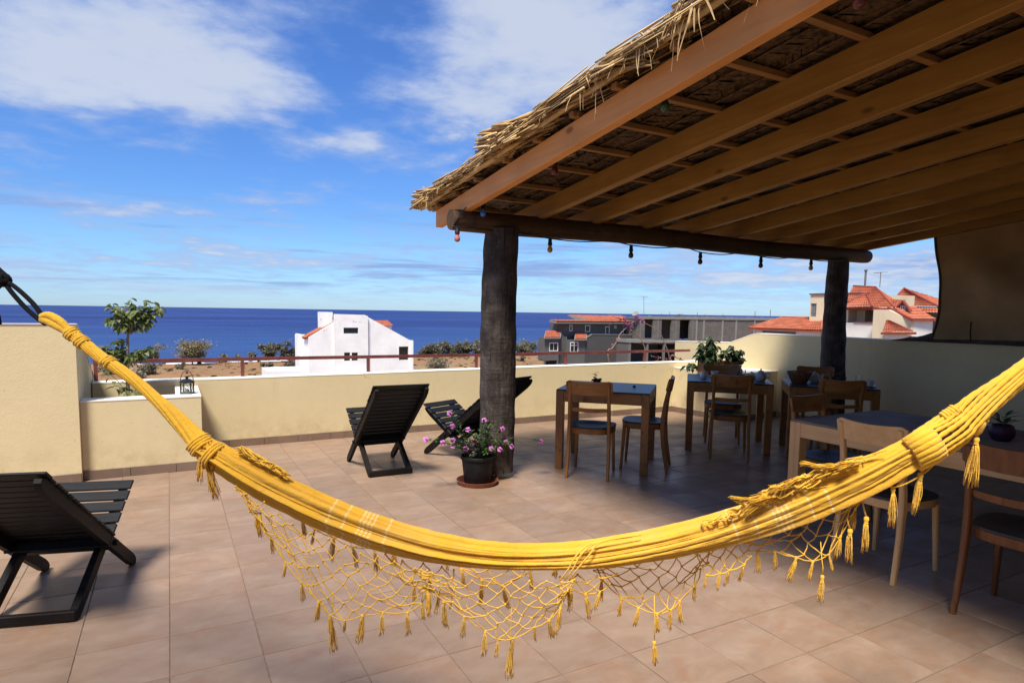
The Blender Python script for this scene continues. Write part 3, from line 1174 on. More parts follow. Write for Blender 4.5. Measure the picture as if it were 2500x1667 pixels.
    for y, w in ((5.45, .15), (5.02, .10), (4.16, .19), (3.86, .13), (3.32, .09), (2.80, .09), (2.20, .09), (1.78, .08)):
        z = rz_(y) + RD + .045
        mb = MB()
        for q in range(3):
            ring = []
            for k in range(13):
                a = math.pi * (k / 12) * .62 + 1.25
                ring.append((2.10 + math.cos(a) * .095 + random.uniform(-.006, .006), y + q * .012 + .012 * math.sin(a * 2), z + math.sin(a) * (w * .92) - .004))
            mb.tube(ring, .0045, 5)
        for k in range(9):
            p = V((2.06, y, z + w * .9))
            d = V((random.uniform(-.6, .3), random.uniform(-1, 1), random.uniform(-.2, .8))).normalized()
            mb.tube([p, p + d * .025, p + d * random.uniform(.04, .06) + V((0, 0, -.012))], [.006, .005, .002], 4)
        mb.build('tie', 'straw_pale', c, True, False, origin=o)
    # chunky bundles of thick cut stalks at the eave and at the second course
    for y0, zt, n, xw in ((5.72, .17, 95, .24), (4.36, .20, 120, .26), (4.12, .20, 50, .14), (2.93, .06, 26, .10)):
        mb = MB()
        mp = MB()
        for k in range(n):
            h = random.random()
            x = 2.0 + random.random() * xw
            y = y0 - h * .05 - random.uniform(0, .09)
            LL = random.uniform(.22, .46)
            p = V((x, y, rz_(y) + RD + .06 + h * zt))
            d = SLOPE + V((random.uniform(-.10, .16), 0, random.uniform(-.10, .02) - .25 * h))
            straw(mp if random.random() < .65 else mb, p, d, LL, random.uniform(.008, .0145))
        tag(mb.build('stalk_bundle', 'straw', c, True, False, origin=o), kind='stuff')
        tag(mp.build('stalk_bundle', 'straw_pale', c, True, False, origin=o), kind='stuff')
    # dry strips of palm leaf hanging over the first rafter
    for k in range(70):
        y = random.choice((2.90, 2.86, 2.84, 2.55, 2.50, 2.18, 2.15, 2.12, 2.1, 1.66, 1.62, 3.3, 4.2, 5.3)) + random.gauss(0, .035)
        L = random.uniform(.06, .26) if y < 3.1 else random.uniform(.05, .12)
        z0 = rz_(y) + RD + .085 + random.uniform(-.02, .04)
        mb = MB()
        w = random.uniform(.004, .013)
        pts = []
        dirx = random.uniform(-.06, .015)
        diry = random.uniform(-.16, .16)
        for i in range(8):
            t = i / 7
            pts.append(V((2.09 - .055 * math.sin(min(1, t * 2.2) * 1.57) + dirx * t, y + diry * t + .02 * math.sin(t * 6 + k), z0 + .03 * math.sin(t * 3.1) - L * t * t)))
        tw = random.uniform(0, 3)
        ring = []
        for i, p in enumerate(pts):
            a = tw + i * .35
            s = V((.35 * math.cos(a), math.sin(a), 0)) * w * (1 - .8 * (i / 7) ** 2)
            ring.append([p - s, p + s])
        mb.loft(ring, False, False)
        mb.build('leaf_strip', 'straw_pale', c, False, False, origin=o)


canopy()


def string_lights():
    o = (4.3, 4.78, 2.1)
    t = thing('string_lights', o, 'string of coloured bulbs on a black cable along the log beam', 'string lights')
    bulbs = [(2.08, 2.045, 'bulb_pink', 'dull pink bulb'), (2.968, 2.01, 'bulb_yellow', 'yellow bulb'), (3.873, 2.01, 'bulb_green', 'dark green bulb'), (4.767, 1.995, 'bulb_red', 'dark red bulb'), (5.659, 2.0, 'bulb_navy', 'navy blue bulb'), (6.492, 2.012, 'bulb_amber', 'amber bulb')]
    pts = [(2.03, 4.80, 2.135)]
    for i, (x, z, m, l) in enumerate(bulbs):
        pts.append((x, 4.78, z + .088))
        xn = bulbs[i + 1][0] if i + 1 < len(bulbs) else 7.3
        pts.append((lerp(x, xn, .35), 4.78, z + .082))
        pts.append((lerp(x, xn, .75), 4.785, 2.118))
    MB().tube(catmull(pts, 90), .005, 6).build('cable', 'black_metal', t, True, origin=o)

    def bulb(x, y, z, m, l):
        s = MB().lathe([(.004, .085), (.016, .084), (.017, .055), (.020, .05), (.020, .030), (.014, .026)], 14, (x, y, z)).build('socket', 'black_metal', t, True, origin=o, angle=40)
        b = MB().lathe([(.0135, .030), (.015, .020), (.0215, .004), (.0245, -.008), (.0235, -.019), (.0175, -.029), (.008, -.034), (.001, -.0355)], 18, (x, y, z)).build('bulb', m, t, True, origin=o)
        b['label'] = l
    for x, z, m, l in bulbs:
        bulb(x, 4.78, z, m, l)
    # second run under the roof beside the first rafter
    o2 = o
    run = [(2.30, 4.76, 2.262, 'bulb_blue', 'bright blue bulb'), (2.262, 3.604, 2.385, 'bulb_red', 'dark red bulb under the roof'), (2.262, 2.559, 2.515, 'bulb_green', 'dark green bulb under the roof'), (2.262, 1.53, 2.612, 'bulb_red', 'dark red bulb nearest the camera')]
    MB().tube(catmull([(2.05, 4.80, 2.14), (2.16, 4.76, 2.30), (2.30, 4.76, 2.352)] + [(2.235, y, rz_(y) + .045) for y in (4.4, 4.0)] + [(2.262, 3.604, 2.472), (2.235, 3.1, rz_(3.1) + .05), (2.262, 2.559, 2.602), (2.235, 2, rz_(2) + .05), (2.262, 1.53, 2.70), (2.235, .5, rz_(.5) + .05)], 80), .0045, 6).build('cable', 'black_metal', t, True, origin=o)
    for x, y, z, m, l in run:
        bulb(x, y, z, m, l)


string_lights()


def curtain():
    o = (7.6, 3, 1.25)
    t = thing('canvas_curtain', o, 'brown canvas curtain hanging from the roof above the side wall', 'curtain')
    from mathutils import noise as mn
    ny, nz = 70, 34
    mb = MB()
    for j in range(nz + 1):
        v = j / nz
        for i in range(ny + 1):
            u = i / ny
            ztop = rz_(4.05 - u * 6.1) + .13
            yl = 4.07 - .16 * math.sin(v * math.pi * .62) + .07 * v * v
            y = yl - u * 6.1
            sag = .05 * math.sin(u * 9) * v
            z = lerp(ztop, 1.215 + sag * .4, v)
            dx = .035 * math.sin(u * 26 + v * 5 + 2 * mn.noise(V((u * 6, v * 2, 0)))) * (.3 + .7 * v) + .06 * mn.noise(V((u * 7, v * 3, 4)))
            dx += .08 * math.sin((u * 17 - v * 5.5)) * (.25 + .75 * math.sin(v * 3.1)) + .03 * math.sin(u * 41 - v * 9 + 2 * mn.noise(V((u * 5, v, 2))))
            mb.v.append(V((7.61 + dx * .8, y, z)))
    for j in range(nz):
        for i in range(ny):
            a = j * (ny + 1) + i
            mb.f.append((a, a + 1, a + ny + 2, a + ny + 1))
    edge = [mb.v[j * (ny + 1)] for j in range(nz + 1)]
    mb.build('cloth', 'canvas', t, True, False, origin=o)
    MB().tube([p + V((-.003, 0, 0)) for p in edge], .013, 6).build('hem', 'canvas_hem', t, True, origin=o)
    MB().tube([(7.575, 3.6, 1.42), (7.57, 3.6, 1.30), (7.60, 3.6, 1.21)], .006, 6).build('tie_cord', 'black_rope', t, True, origin=o)
    # dark tarpaulin bundled along the wall top
    mb = MB()
    rings = []
    n = 16
    random.seed(31)
    for i in range(70):
        s = i / 69
        y = 4.52 - s * 5.6
        h = .125 * min(1, s * 14) * (.62 + .5 * mn.noise(V((y * 2.1, 0, 3))) + .2 * mn.noise(V((y * 7, 1, 3)))) + .012
        w = .16 * (.8 + .3 * mn.noise(V((y * 1.6, 8, 3))))
        rings.append([(7.83 + math.cos(a) * w * (1 + .25 * mn.noise(V((y * 6, math.cos(a) * 2, math.sin(a) * 2)))), y, 1.178 + max(0, math.sin(a)) * h * (1 + .3 * mn.noise(V((y * 9, math.cos(a) * 3, 5))))) for a in [math.pi * k / (n - 1) for k in range(n)]] + [(7.83, y, 1.172)])
    ob = mb.loft(rings).build('folded_tarpaulin', 'tarp_dark', None, True)
    tag(ob, 'dark crumpled tarpaulin lying on top of the side wall', 'tarpaulin')


curtain()


# ------------------------------------------------------------------ hammock
BED = [(0.095, 2.484, 0.949, 0.05), (0.174, 2.426, 0.899, 0.062), (0.274, 2.352, 0.838, 0.073), (0.373, 2.279, 0.785, 0.08), (0.496, 2.19, 0.727, 0.084), (0.641, 2.086, 0.672, 0.082), (0.784, 1.984, 0.634, 0.075), (0.926, 1.885, 0.616, 0.068), (1.066, 1.789, 0.616, 0.063), (1.204, 1.696, 0.629, 0.067), (1.341, 1.605, 0.657, 0.073), (1.475, 1.517, 0.696, 0.079), (1.607, 1.431, 0.746, 0.085), (1.738, 1.346, 0.807, 0.091), (1.866, 1.265, 0.877, 0.093), (1.971, 1.198, 0.942, 0.09), (2.054, 1.146, 1.002, 0.079), (2.116, 1.107, 1.048, 0.066)]
BEDU = [497, 560, 640, 720, 820, 940, 1060, 1180, 1300, 1420, 1540, 1660, 1780, 1900, 2020, 2120, 2200, 2260]
CORDL = [(0.105, 2.476, 0.940), (-0.001, 2.562, 1.065), (-0.115, 2.651, 1.18), (-0.218, 2.728, 1.259), (-0.283, 2.778, 1.317), (-0.328, 2.813, 1.361)]
CORDR = [(2.116, 1.107, 1.048), (2.188, 1.063, 1.103), (2.259, 1.021, 1.184), (2.36, 0.961, 1.29), (2.478, 0.89, 1.408), (2.613, 0.809, 1.55)]


def hammock():
    from mathutils import noise as mn
    random.seed(77)
    o = V((1.07, 1.79, .62))
    H = thing('hammock', o, 'yellow cotton hammock with netted fringe and tassels slung across the foreground', 'hammock')
    S = catmull([b + (u,) for b, u in zip(BED, BEDU)], 190)
    cen = [V(s[:3]) for s in S]

    def frame(i):
        t = (cen[min(i + 1, len(cen) - 1)] - cen[max(i - 1, 0)]).normalized()
        up = V((0, 0, 1))
        nn = (up - t * up.dot(t)).normalized()
        return t, nn, t.cross(nn)          # along, up, away from/toward
    n = 150
    rings, along, around = [], [], []
    NR = 11
    rnd = [1.2, .25, .9, .5, 1.3, .3, 1.0, .6, 1.25, .2, .8]
    for i, s in enumerate(S):
        t, nn, bb = frame(i)
        f = i / (len(S) - 1)
        a_, b_ = s[3] * (.76 - .06 * math.sin(f * math.pi) - .06 * f), .040 + .010 * math.sin(f * math.pi)
        ring = []
        for k in range(n):
            th = 2 * math.pi * k / n
            w = th + .42 * math.sin(th) + .10 * math.sin(3 * th - 3.1 * f + 1) + .07 * math.sin(5 * th + 4 * f) + .60 * math.sin(3.4 * f + .6) + .10 * mn.noise(V((f * 5, math.cos(th), math.sin(th))))
            ph = (w / (2 * math.pi) * NR) % NR
            ri = int(ph) % NR
            fr = ph - int(ph)
            amp = .46 * rnd[ri] * (.85 + .35 * math.sin(f * 7 + ri * 2.4)) * lerp(1.1, .75, f)
            ridge = (math.sin(math.pi * fr) ** .5)
            rr = .74 + amp * (ridge - .25) + .05 * mn.noise(V((f * 9, math.cos(th) * 1.4, math.sin(th) * 1.4)))
            rr += .045 * mn.noise(V((f * 42, math.cos(th) * 3.2, math.sin(th) * 3.2))) + .03 * mn.noise(V((f * 95, math.cos(th) * 6, math.sin(th) * 6)))
            # sub folds
            rr += .030 * math.sin(w * NR * 2.0 + 2 * math.sin(f * 9)) * (.4 + .6 * abs(math.sin(f * 5 + ri))) - .10 * math.exp(-((fr - .5 - .2 * math.sin(f * 6 + ri * 1.7)) / .05) ** 2) * max(0, math.sin(f * 8 + ri * 2.1))
            ring.append(cen[i] + nn * (a_ * rr * math.sin(th)) + bb * (b_ * rr * math.cos(th)))
            along.append(s[4])
            around.append(k / n)
        rings.append(ring)
    mb = MB().loft(rings)
    mb.att = {'along': along, 'around': around}
    mb.build('hammock_bed', 'hammock_cloth', H, True, True, origin=o)

    # left: cords twisted into one bundle
    SL = catmull(CORDL, 110)
    rings = []
    cc = [V(q) for q in SL]
    for i, p in enumerate(cc):
        t = (cc[min(i + 1, 109)] - cc[max(i - 1, 0)]).normalized()
        up = V((0, 0, 1))
        nn = (up - t * up.dot(t)).normalized()
        bb = t.cross(nn)
        f = i / 109
        R_ = lerp(.038, .0195, min(1, f * 3.4)) if f < .30 else lerp(.0185, .0215, f)
        if abs(f - .80) < .03 or abs(f - .985) < .02:
            R_ *= .86
        ring = []
        for k in range(84):
            th = 2 * math.pi * k / 84
            w = th + 3.4 * f + .15 * math.sin(3 * th + 5 * f)
            rr = .78 + .30 * abs(math.sin(w * 6.5)) ** .6 + .05 * mn.noise(V((f * 12, math.cos(th), math.sin(th))))
            ring.append(p + (nn * math.sin(th) + bb * math.cos(th)) * R_ * rr)
        rings.append(ring)
    MB().loft(rings).build('cord_bundle', 'hammock_cord', H, True, origin=o)
    # the wrapped loop the rope goes through
    mb = MB()
    for off in (V((.0, 0, .010)), V((-.003, .0, -.012))):
        q = [V(p) + off * (1 if 0 < i < 3 else .3) for i, p in enumerate([(-.322, 2.808, 1.352), (-.350, 2.829, 1.380), (-.388, 2.857, 1.402), (-.414, 2.873, 1.402)])]
        mb.tube(catmull(q, 26), [lerp(.0125, .0145, math.sin(i / 25 * 3.14)) * (1 if 0 < i < 25 else .55) + .0008 * math.sin(i * 3.0) for i in range(26)], 14)
    mb.build('wrapped_loop', 'hammock_cord', H, True, origin=o)

    def wrap_ring(p, t, r, turns=4, rad=.006, tilt=0):
        t = V(t).normalized()
        a = V((0, 0, 1))
        nn = (a - t * a.dot(t)).normalized()
        bb = t.cross(nn)
        pts = []
        N_ = 18 * turns
        for k in range(N_ + 1):
            th = 2 * math.pi * k / 18
            pts.append(V(p) + t * ((k / N_ - .5) * turns * rad * 1.7) + (nn * math.sin(th) + bb * math.cos(th)) * (r + random.uniform(-.002, .002)))
        return MB().tube(pts, rad, 6)
    for q, nxt, r, tr in (((-.283, 2.778, 1.317), (-.328, 2.813, 1.361), .021, 3), ((-.20, 2.714, 1.247), (-.283, 2.778, 1.317), .0195, 3), ((-.315, 2.803, 1.346), (-.34, 2.82, 1.37), .021, 3), ((.085, 2.49, .958), (-.0, 2.562, 1.06), .040, 4), ((.125, 2.462, .925), (.095, 2.484, .95), .047, 3)):
        wrap_ring(q, V(nxt) - V(q), r, tr).build('whipping', 'hammock_cord', H, True, origin=o)

    # right: separate cords running up to the far hook
    SR = catmull(CORDR, 60)
    cr = [V(q) for q in SR]
    for k in range(18):
        ang = 2 * math.pi * k / 18 + .3
        pts = []
        for i, p in enumerate(cr):
            t = (cr[min(i + 1, 59)] - cr[max(i - 1, 0)]).normalized()
            nn = (V((0, 0, 1)) - t * t.z).normalized()
            bb = t.cross(nn)
            f = i / 59
            ra = lerp(.055, .042, f) if f < .25 else lerp(.0455, .008, (f - .25) / .75)
            a2 = ang + .8 * f
            pts.append(p + nn * math.sin(a2) * ra * (1 + .12 * math.sin(f * 14 + k)) + bb * math.cos(a2) * ra * .8)
        rr = [(.0058 if k % 3 else .0078) * (1 + .14 * math.sin(i * 2.2)) for i in range(60)]
        MB().tube(pts, rr, 8).build('cord', 'hammock_cord', H, True, origin=o)
    for q, d, r in (((2.196, 1.058, 1.130), (.7, -.4, .6), .020), ((2.212, 1.05, 1.112), (.7, -.4, .6), .019), ((2.228, 1.036, 1.165), (.7, -.3, .7), .018), ((2.178, 1.072, 1.150), (.6, -.4, .7), .017), ((2.240, 1.028, 1.125), (.7, -.4, .6), .017), ((2.205, 1.044, 1.092), (.7, -.4, .6), .016)):
        wrap_ring(q, d, r, 5, .0055).build('knot', 'hammock_cord', H, True, origin=o)
    # ends of the cloth stitched over the cords
    for k in range(9):
        a = -1.2 + k * .3
        t, nn, bb = frame(len(S) - 2)
        p = cen[-1] + nn * .055 * math.sin(a) - bb * .045 * math.cos(a) * (1 if bb.dot(V((1, 2, 0))) > 0 else -1)
        MB().tube([p - t * .06, p, p + t * .03], [.010, .014, .008], 8).build('gathered_edge', 'hammock_cord', H, True, origin=o)

    # tassels: a knotted head and a skirt of loose threads, four shapes shared by all
    variants = []
    for vi in range(5):
        mb = MB()
        L = .070 + .008 * vi
        mb.lathe([(.0015, .004), (.0055, .001), (.0065, -.005), (.0045, -.011), (.0055, -.014)], 8)
        lean = V((random.uniform(-.006, .006), random.uniform(-.006, .006), 0))
        for k in range(30):
            a = random.uniform(0, 6.283)
            sp = random.uniform(.002, .010 + .002 * vi)
            ll = L * random.uniform(.62, 1.12)
            cur = V((random.gauss(0, .002), random.gauss(0, .002), 0))
            pts = [(math.cos(a) * .003, math.sin(a) * .003, -.010)]
            for q in range(1, 6):
                f = q / 5
                pts.append(V((math.cos(a) * lerp(.003, sp, f ** .6), math.sin(a) * lerp(.003, sp, f ** .6), -.010 - ll * f)) + cur * math.sin(f * 3.1) + lean * f * f + V((random.gauss(0, .0006), random.gauss(0, .0006), 0)))
            mb.tube(pts, .0011, 3)
        me = mb.mesh('tassel', True, False)
        me.materials.append(MATS['hammock_cord'])
        variants.append(me)

    def tassel(p, tilt=(0, 0), sc=1.0):
        ob = link('tassel', random.choice(variants), H, V(p) - o, (tilt[0], tilt[1], random.uniform(0, 6)))
        ob.scale = (sc, sc, sc)
        return ob

    # netted fringes: knotted lozenges between the cloth edge and a scalloped hem
    def cord_between(mb, a, b, r):
        m = (a + b) / 2 + V((random.uniform(-.004, .004), random.uniform(-.004, .004), random.uniform(-.005, .003)))
        mb.tube([a, lerp(a, m, .55) + V((0, 0, -.0015)), m, lerp(m, b, .45), b], r, 5, False)

    def fringe(top, hem, ncol, nrow, r=.0026, off=V((0, 0, 0)), tass=True, skip=(), tscale=1.0):
        T = [V(q) + off for q in catmull(top, ncol * 2 + 1)]
        B = [V(q) + off for q in catmull(hem, ncol * 2 + 1)]
        mb = MB()
        kn = MB()
        node = {}
        for j in range(nrow + 1):
            for i in range(2 * ncol + 1):
                if (i + j) % 2 == 0:
                    f = j / nrow
                    p = lerp(T[i], B[i], f)
                    jit = .011 if 0 < j < nrow else .006
                    p = p + V((random.uniform(-jit, jit), random.uniform(-jit, jit), random.uniform(-jit, jit)))
                    node[(i, j)] = p
        for (i, j), p in node.items():
            for di in (-1, 1):
                q = node.get((i + di, j + 1))
                if q is not None:
                    cord_between(mb, p, q, r * random.uniform(.8, 1.15))
            if j == nrow:
                q = node.get((i + 2, j))
                if q is not None:
                    mb.tube([p, (p + q) / 2 + V((0, 0, -.004)), q], r, 5, False)
            kn.lathe([(.0005, .0048), (.0038, .0026), (.0044, -.001), (.0005, -.0050)], 6, p)
        fr = mb.build('fringe_net', 'hammock_cord', H, True, False, origin=o)
        tag(kn.build('net_knots', 'hammock_cord', fr, True, False, origin=o), kind='stuff')
        if tass:
            for i in range(0, 2 * ncol + 1):
                if (i, nrow) in node and i not in skip:
                    tassel(node[(i, nrow)], (random.uniform(-.2, .2), random.uniform(-.2, .2)), tscale * random.uniform(.55, .95))

    def bedp(u, dz=-.75, front=.3):
        """a point on the lower edge of the cloth at picture station u"""
        k = min(range(len(S)), key=lambda i: abs(S[i][4] - u))
        t, nn, bb = frame(k)
        s = 1 if bb.dot(V((0.48, .87, 0))) < 0 else -1
        return cen[k] + nn * S[k][3] * dz + bb * s * .055 * front

    F_ = V((-.4766, -.874, 0)) * .0
    # front edge, left scallop
    fringe([bedp(u, -.6 if u < 700 else -.85, .5) for u in (600, 690, 780, 880, 970, 1060)],
           [(.248, 2.358, .745), (.325, 2.30, .60), (.415, 2.20, .47), (.495, 2.145, .375), (.60, 2.075, .405), (.72, 1.99, .43), (.775, 1.965, .53)], 12, 9, .0020, V((-.012, -.02, 0)))
    # front edge, middle scallop
    fringe([bedp(u, -.9, .6) for u in (1040, 1110, 1190, 1270, 1340, 1400)],
           [(.765, 1.975, .505), (.84, 1.92, .440), (.925, 1.86, .375), (.985, 1.81, .35), (1.06, 1.765, .395), (1.12, 1.73, .44), (1.16, 1.71, .53)], 9, 8, .0020, V((-.015, -.025, 0)))
    # back edge, seen behind and in the shade of the cloth
    fringe([bedp(u, -.7, -.6) for u in (720, 800, 880, 960)], [(.37, 2.33, .66), (.45, 2.26, .60), (.55, 2.19, .56), (.66, 2.12, .585)], 5, 4, .0021, V((.05, .09, 0)))
    fringe([bedp(u, -.8, -.6) for u in (1080, 1180, 1280, 1390)], [(.83, 2.03, .56), (.92, 1.95, .47), (1.02, 1.87, .46), (1.17, 1.79, .575)], 5, 4, .0021, V((.05, .09, 0)), True, (), 1.2)
    fringe([bedp(u, -.85, -.5) for u in (1450, 1530, 1610, 1690, 1760)],
           [(1.245, 1.66, .56), (1.31, 1.60, .475), (1.38, 1.55, .435), (1.44, 1.515, .43), (1.49, 1.485, .475), (1.54, 1.465, .56)], 7, 7, .0020, V((.03, .055, 0)))
    fringe([bedp(u, -.85, -.3) for u in (1800, 1880, 1960, 2030, 2090)],
           [(1.665, 1.375, .66), (1.73, 1.33, .665), (1.80, 1.28, .65), (1.865, 1.235, .66), (1.915, 1.21, .74), (1.97, 1.19, .86)], 7, 5, .0020, V((.02, .035, 0)))
    # the short runs of net that join one scallop to the next
    fringe([bedp(u, -.9, .2) for u in (1370, 1410, 1450, 1490)], [(1.15, 1.715, .525), (1.19, 1.69, .52), (1.23, 1.668, .50), (1.265, 1.645, .52)], 3, 3, .0022, V((.0, .0, 0)))
    fringe([bedp(u, -.9, -.2) for u in (1700, 1760, 1820)], [(1.54, 1.465, .575), (1.60, 1.425, .59), (1.66, 1.38, .635)], 4, 3, .0022, V((.01, .02, 0)), True, (), .8)
    fringe([bedp(u, -.9, .1) for u in (960, 1040, 1120)], [(.70, 2.01, .50), (.77, 1.965, .49), (.84, 1.92, .47)], 4, 3, .0022, V((.0, .0, 0)), True, (), .8)
    # single lower tassels hanging from long threads
    for a, l in (((.995, 1.805, .36), .05), ((1.40, 1.54, .43), .075), ((.47, 2.16, .38), .02), ((1.845, 1.25, .64), .03)):
        MB().tube([V(a) + V((.012, .022, .075)), V(a) + V((.004, .008, .02)), V(a), V(a) + V((0, 0, -l))], .0018, 4).build('thread', 'hammock_cord', H, True, origin=o)
        tassel(V(a) + V((0, 0, -l)), (0, 0), 1.0)
    # fringe thrown back over the top at the right, tangled
    fold = [(1.50, 1.475, .755), (1.60, 1.405, .815), (1.71, 1.335, .885), (1.81, 1.27, .945), (1.91, 1.205, .99), (2.01, 1.14, 1.035)]
    for k in range(20):
        a0 = random.uniform(0, 2.6)
        pts = []
        for i in range(12):
            t = a0 + i * random.uniform(.12, .22)
            t = min(max(t, 0), 4.99)
            j = int(t)
            p = lerp(V(fold[j]), V(fold[j + 1]), t - j)
            wob = .024 if t > 1.2 else .012
            pts.append(p + V((random.uniform(-.02, .02), random.uniform(-.022, .008), random.uniform(-wob, wob))))
        MB().tube(catmull(pts, 40), .0027, 5).build('thrown_cord', 'hammock_cord', H, True, False, origin=o)
    for k in range(13):
        t = random.uniform(1.1, 4.2)
        j = int(t)
        p = lerp(V(fold[j]), V(fold[j + 1]), t - j) + V((random.uniform(-.01, .01), random.uniform(-.03, -.005), random.uniform(-.0, .035)))
        ob = tassel(p, (0, 0), .8)
        ob.rotation_euler = rot_to(V((.75, -.3, random.uniform(-.35, .45))))
    # tassels on the right below the gathered end
    for p, q, s in (((2.03, 1.150, .905), (2.07, 1.125, .955), 1.1), ((2.095, 1.105, .955), (2.13, 1.09, 1.01), 1.35), ((2.235, 1.02, 1.075), (2.235, 1.025, 1.10), 1.35), ((1.98, 1.20, .80), (1.97, 1.21, .85), 1.3), ((1.945, 1.23, .755), (1.93, 1.235, .80), 1.3)):
        MB().tube([q, lerp(V(p), V(q), .5) + V((0, 0, -.004)), p], .0026, 5).build('thread', 'hammock_cord', H, True, origin=o)
        tassel(p, (0, 0), s)
    MB().tube(catmull([(1.80, 1.275, .90), (1.95, 1.185, .925), (2.03, 1.14, .912), (2.11, 1.095, .965), (2.15, 1.08, 1.02)], 30), .0026, 5).build('thread', 'hammock_cord', H, True, origin=o)
    # cone-shaped end knot
    MB().lathe([(.004, .02), (.022, .012), (.024, -.004), (.016, -.03), (.006, -.042)], 14, (2.235, 1.022, 1.125)).build('knot', 'hammock_cord', H, True, origin=o)
    # knots and tassel at the left gather
    for p, s in (((.085, 2.46, .945), 1.25), ((.10, 2.455, .895), 1.15)):
        tassel(p, (.2, .1), s)
    tassel((.118, 2.445, .89), (0, 0), 1.0)
    # little tangle of fringe on the upper edge, left part
    base = [(.20, 2.385, .955), (.25, 2.345, .93), (.30, 2.31, .90), (.35, 2.27, .865)]
    for k in range(12):
        pts = []
        for i in range(9):
            t = min(max(random.uniform(-.3, .3) + i * .36, 0), 2.99)
            j = int(t)
            pts.append(lerp(V(base[j]), V(base[j + 1]), t - j) + V((random.uniform(-.012, .012), random.uniform(-.015, .01), random.uniform(-.012, .014))))
        MB().tube(catmull(pts, 28), .003, 5).build('thrown_cord', 'hammock_cord', H, True, False, origin=o)
    # strands crossing the front near the middle
    for du in (0, 12, 26):
        q = [bedp(1365 + du, -.9, .9), bedp(1385 + du, -.2, 1.25), bedp(1410 + du, .45, 1.15), bedp(1450 + du, .85, .7), bedp(1540 + du, .8, .5)]
        MB().tube(catmull(q, 26), .0028, 5).build('thread', 'hammock_cord', H, True, origin=o)

    # black rope holding the left end
    o2 = V((-.52, 2.95, 1.52))
    R = thing('black_rope', o2, 'black rope with a knot tied to the left end of the hammock', 'rope')
    mb = MB()
    mb.tube(catmull([(-.408, 2.870, 1.398), (-.428, 2.886, 1.440), (-.462, 2.914, 1.481), (-.503, 2.945, 1.520), (-.53, 2.966, 1.535)], 20), .0085, 8)
    mb.tube(catmull([(-.400, 2.864, 1.380), (-.430, 2.886, 1.404), (-.468, 2.914, 1.443), (-.506, 2.942, 1.492), (-.53, 2.966, 1.528)], 20), .0085, 8)
    mb.build('rope_loop', 'black_rope', R, True, origin=o2)
    mb = MB()
    ctr = V((-.535, 2.97, 1.540))
    for k in range(7):
        pts = []
        ax = V((random.uniform(-1, 1), random.uniform(-1, 1), random.uniform(-1, 1))).normalized()
        s = ax.orthogonal().normalized()
        t = ax.cross(s)
        for i in range(15):
            a = 2 * math.pi * i / 14
            pts.append(ctr + (s * math.cos(a) + t * math.sin(a)) * .019 + ax * random.uniform(-.004, .004))
        mb.tube(pts, .0085, 8)
    mb.build('knot', 'black_rope', R, True, origin=o2)
    mb = MB()
    for q in ((0, 0, 0), (-.010, .0, .012), (.006, .0, .013)):
        mb.tube(catmull([V(p) + V(q) for p in ((-.535, 2.97, 1.545), (-.565, 2.994, 1.575), (-.64, 3.05, 1.65), (-.80, 3.17, 1.83), (-1.2, 3.5, 2.3))], 20), .009, 8)
    mb.tube(catmull([(-.54, 2.975, 1.525), (-.565, 2.99, 1.50), (-.580, 3.0, 1.46), (-.562, 2.99, 1.41), (-.558, 2.985, 1.375)], 14), .008, 8)
    mb.build('rope_tail', 'black_rope', R, True, origin=o2)
    # true size of the hammock and where its middle hangs
    for q, at in ((H, (.9095, 1.5215, .7445)), (R, (-.442, 2.5075, 1.5095))):
        q.location = at
        q.scale = (.85, .85, .85)


hammock()

# ------------------------------------------------------------------ furniture
def rect_ring(c, w, d, M=None):
    x, y, z = c
    q = [(x - w / 2, y - d / 2, z), (x + w / 2, y - d / 2, z), (x + w / 2, y + d / 2, z), (x - w / 2, y + d / 2, z)]
    return q


def chamf_ring(c, w, d, ch=.006):
    x, y, z = c
    a, b = w / 2, d / 2
    return [(x - a + ch, y - b, z), (x + a - ch, y - b, z), (x + a, y - b + ch, z), (x + a, y + b - ch, z), (x + a - ch, y + b, z), (x - a + ch, y + b, z), (x - a, y + b - ch, z), (x - a, y - b + ch, z)]


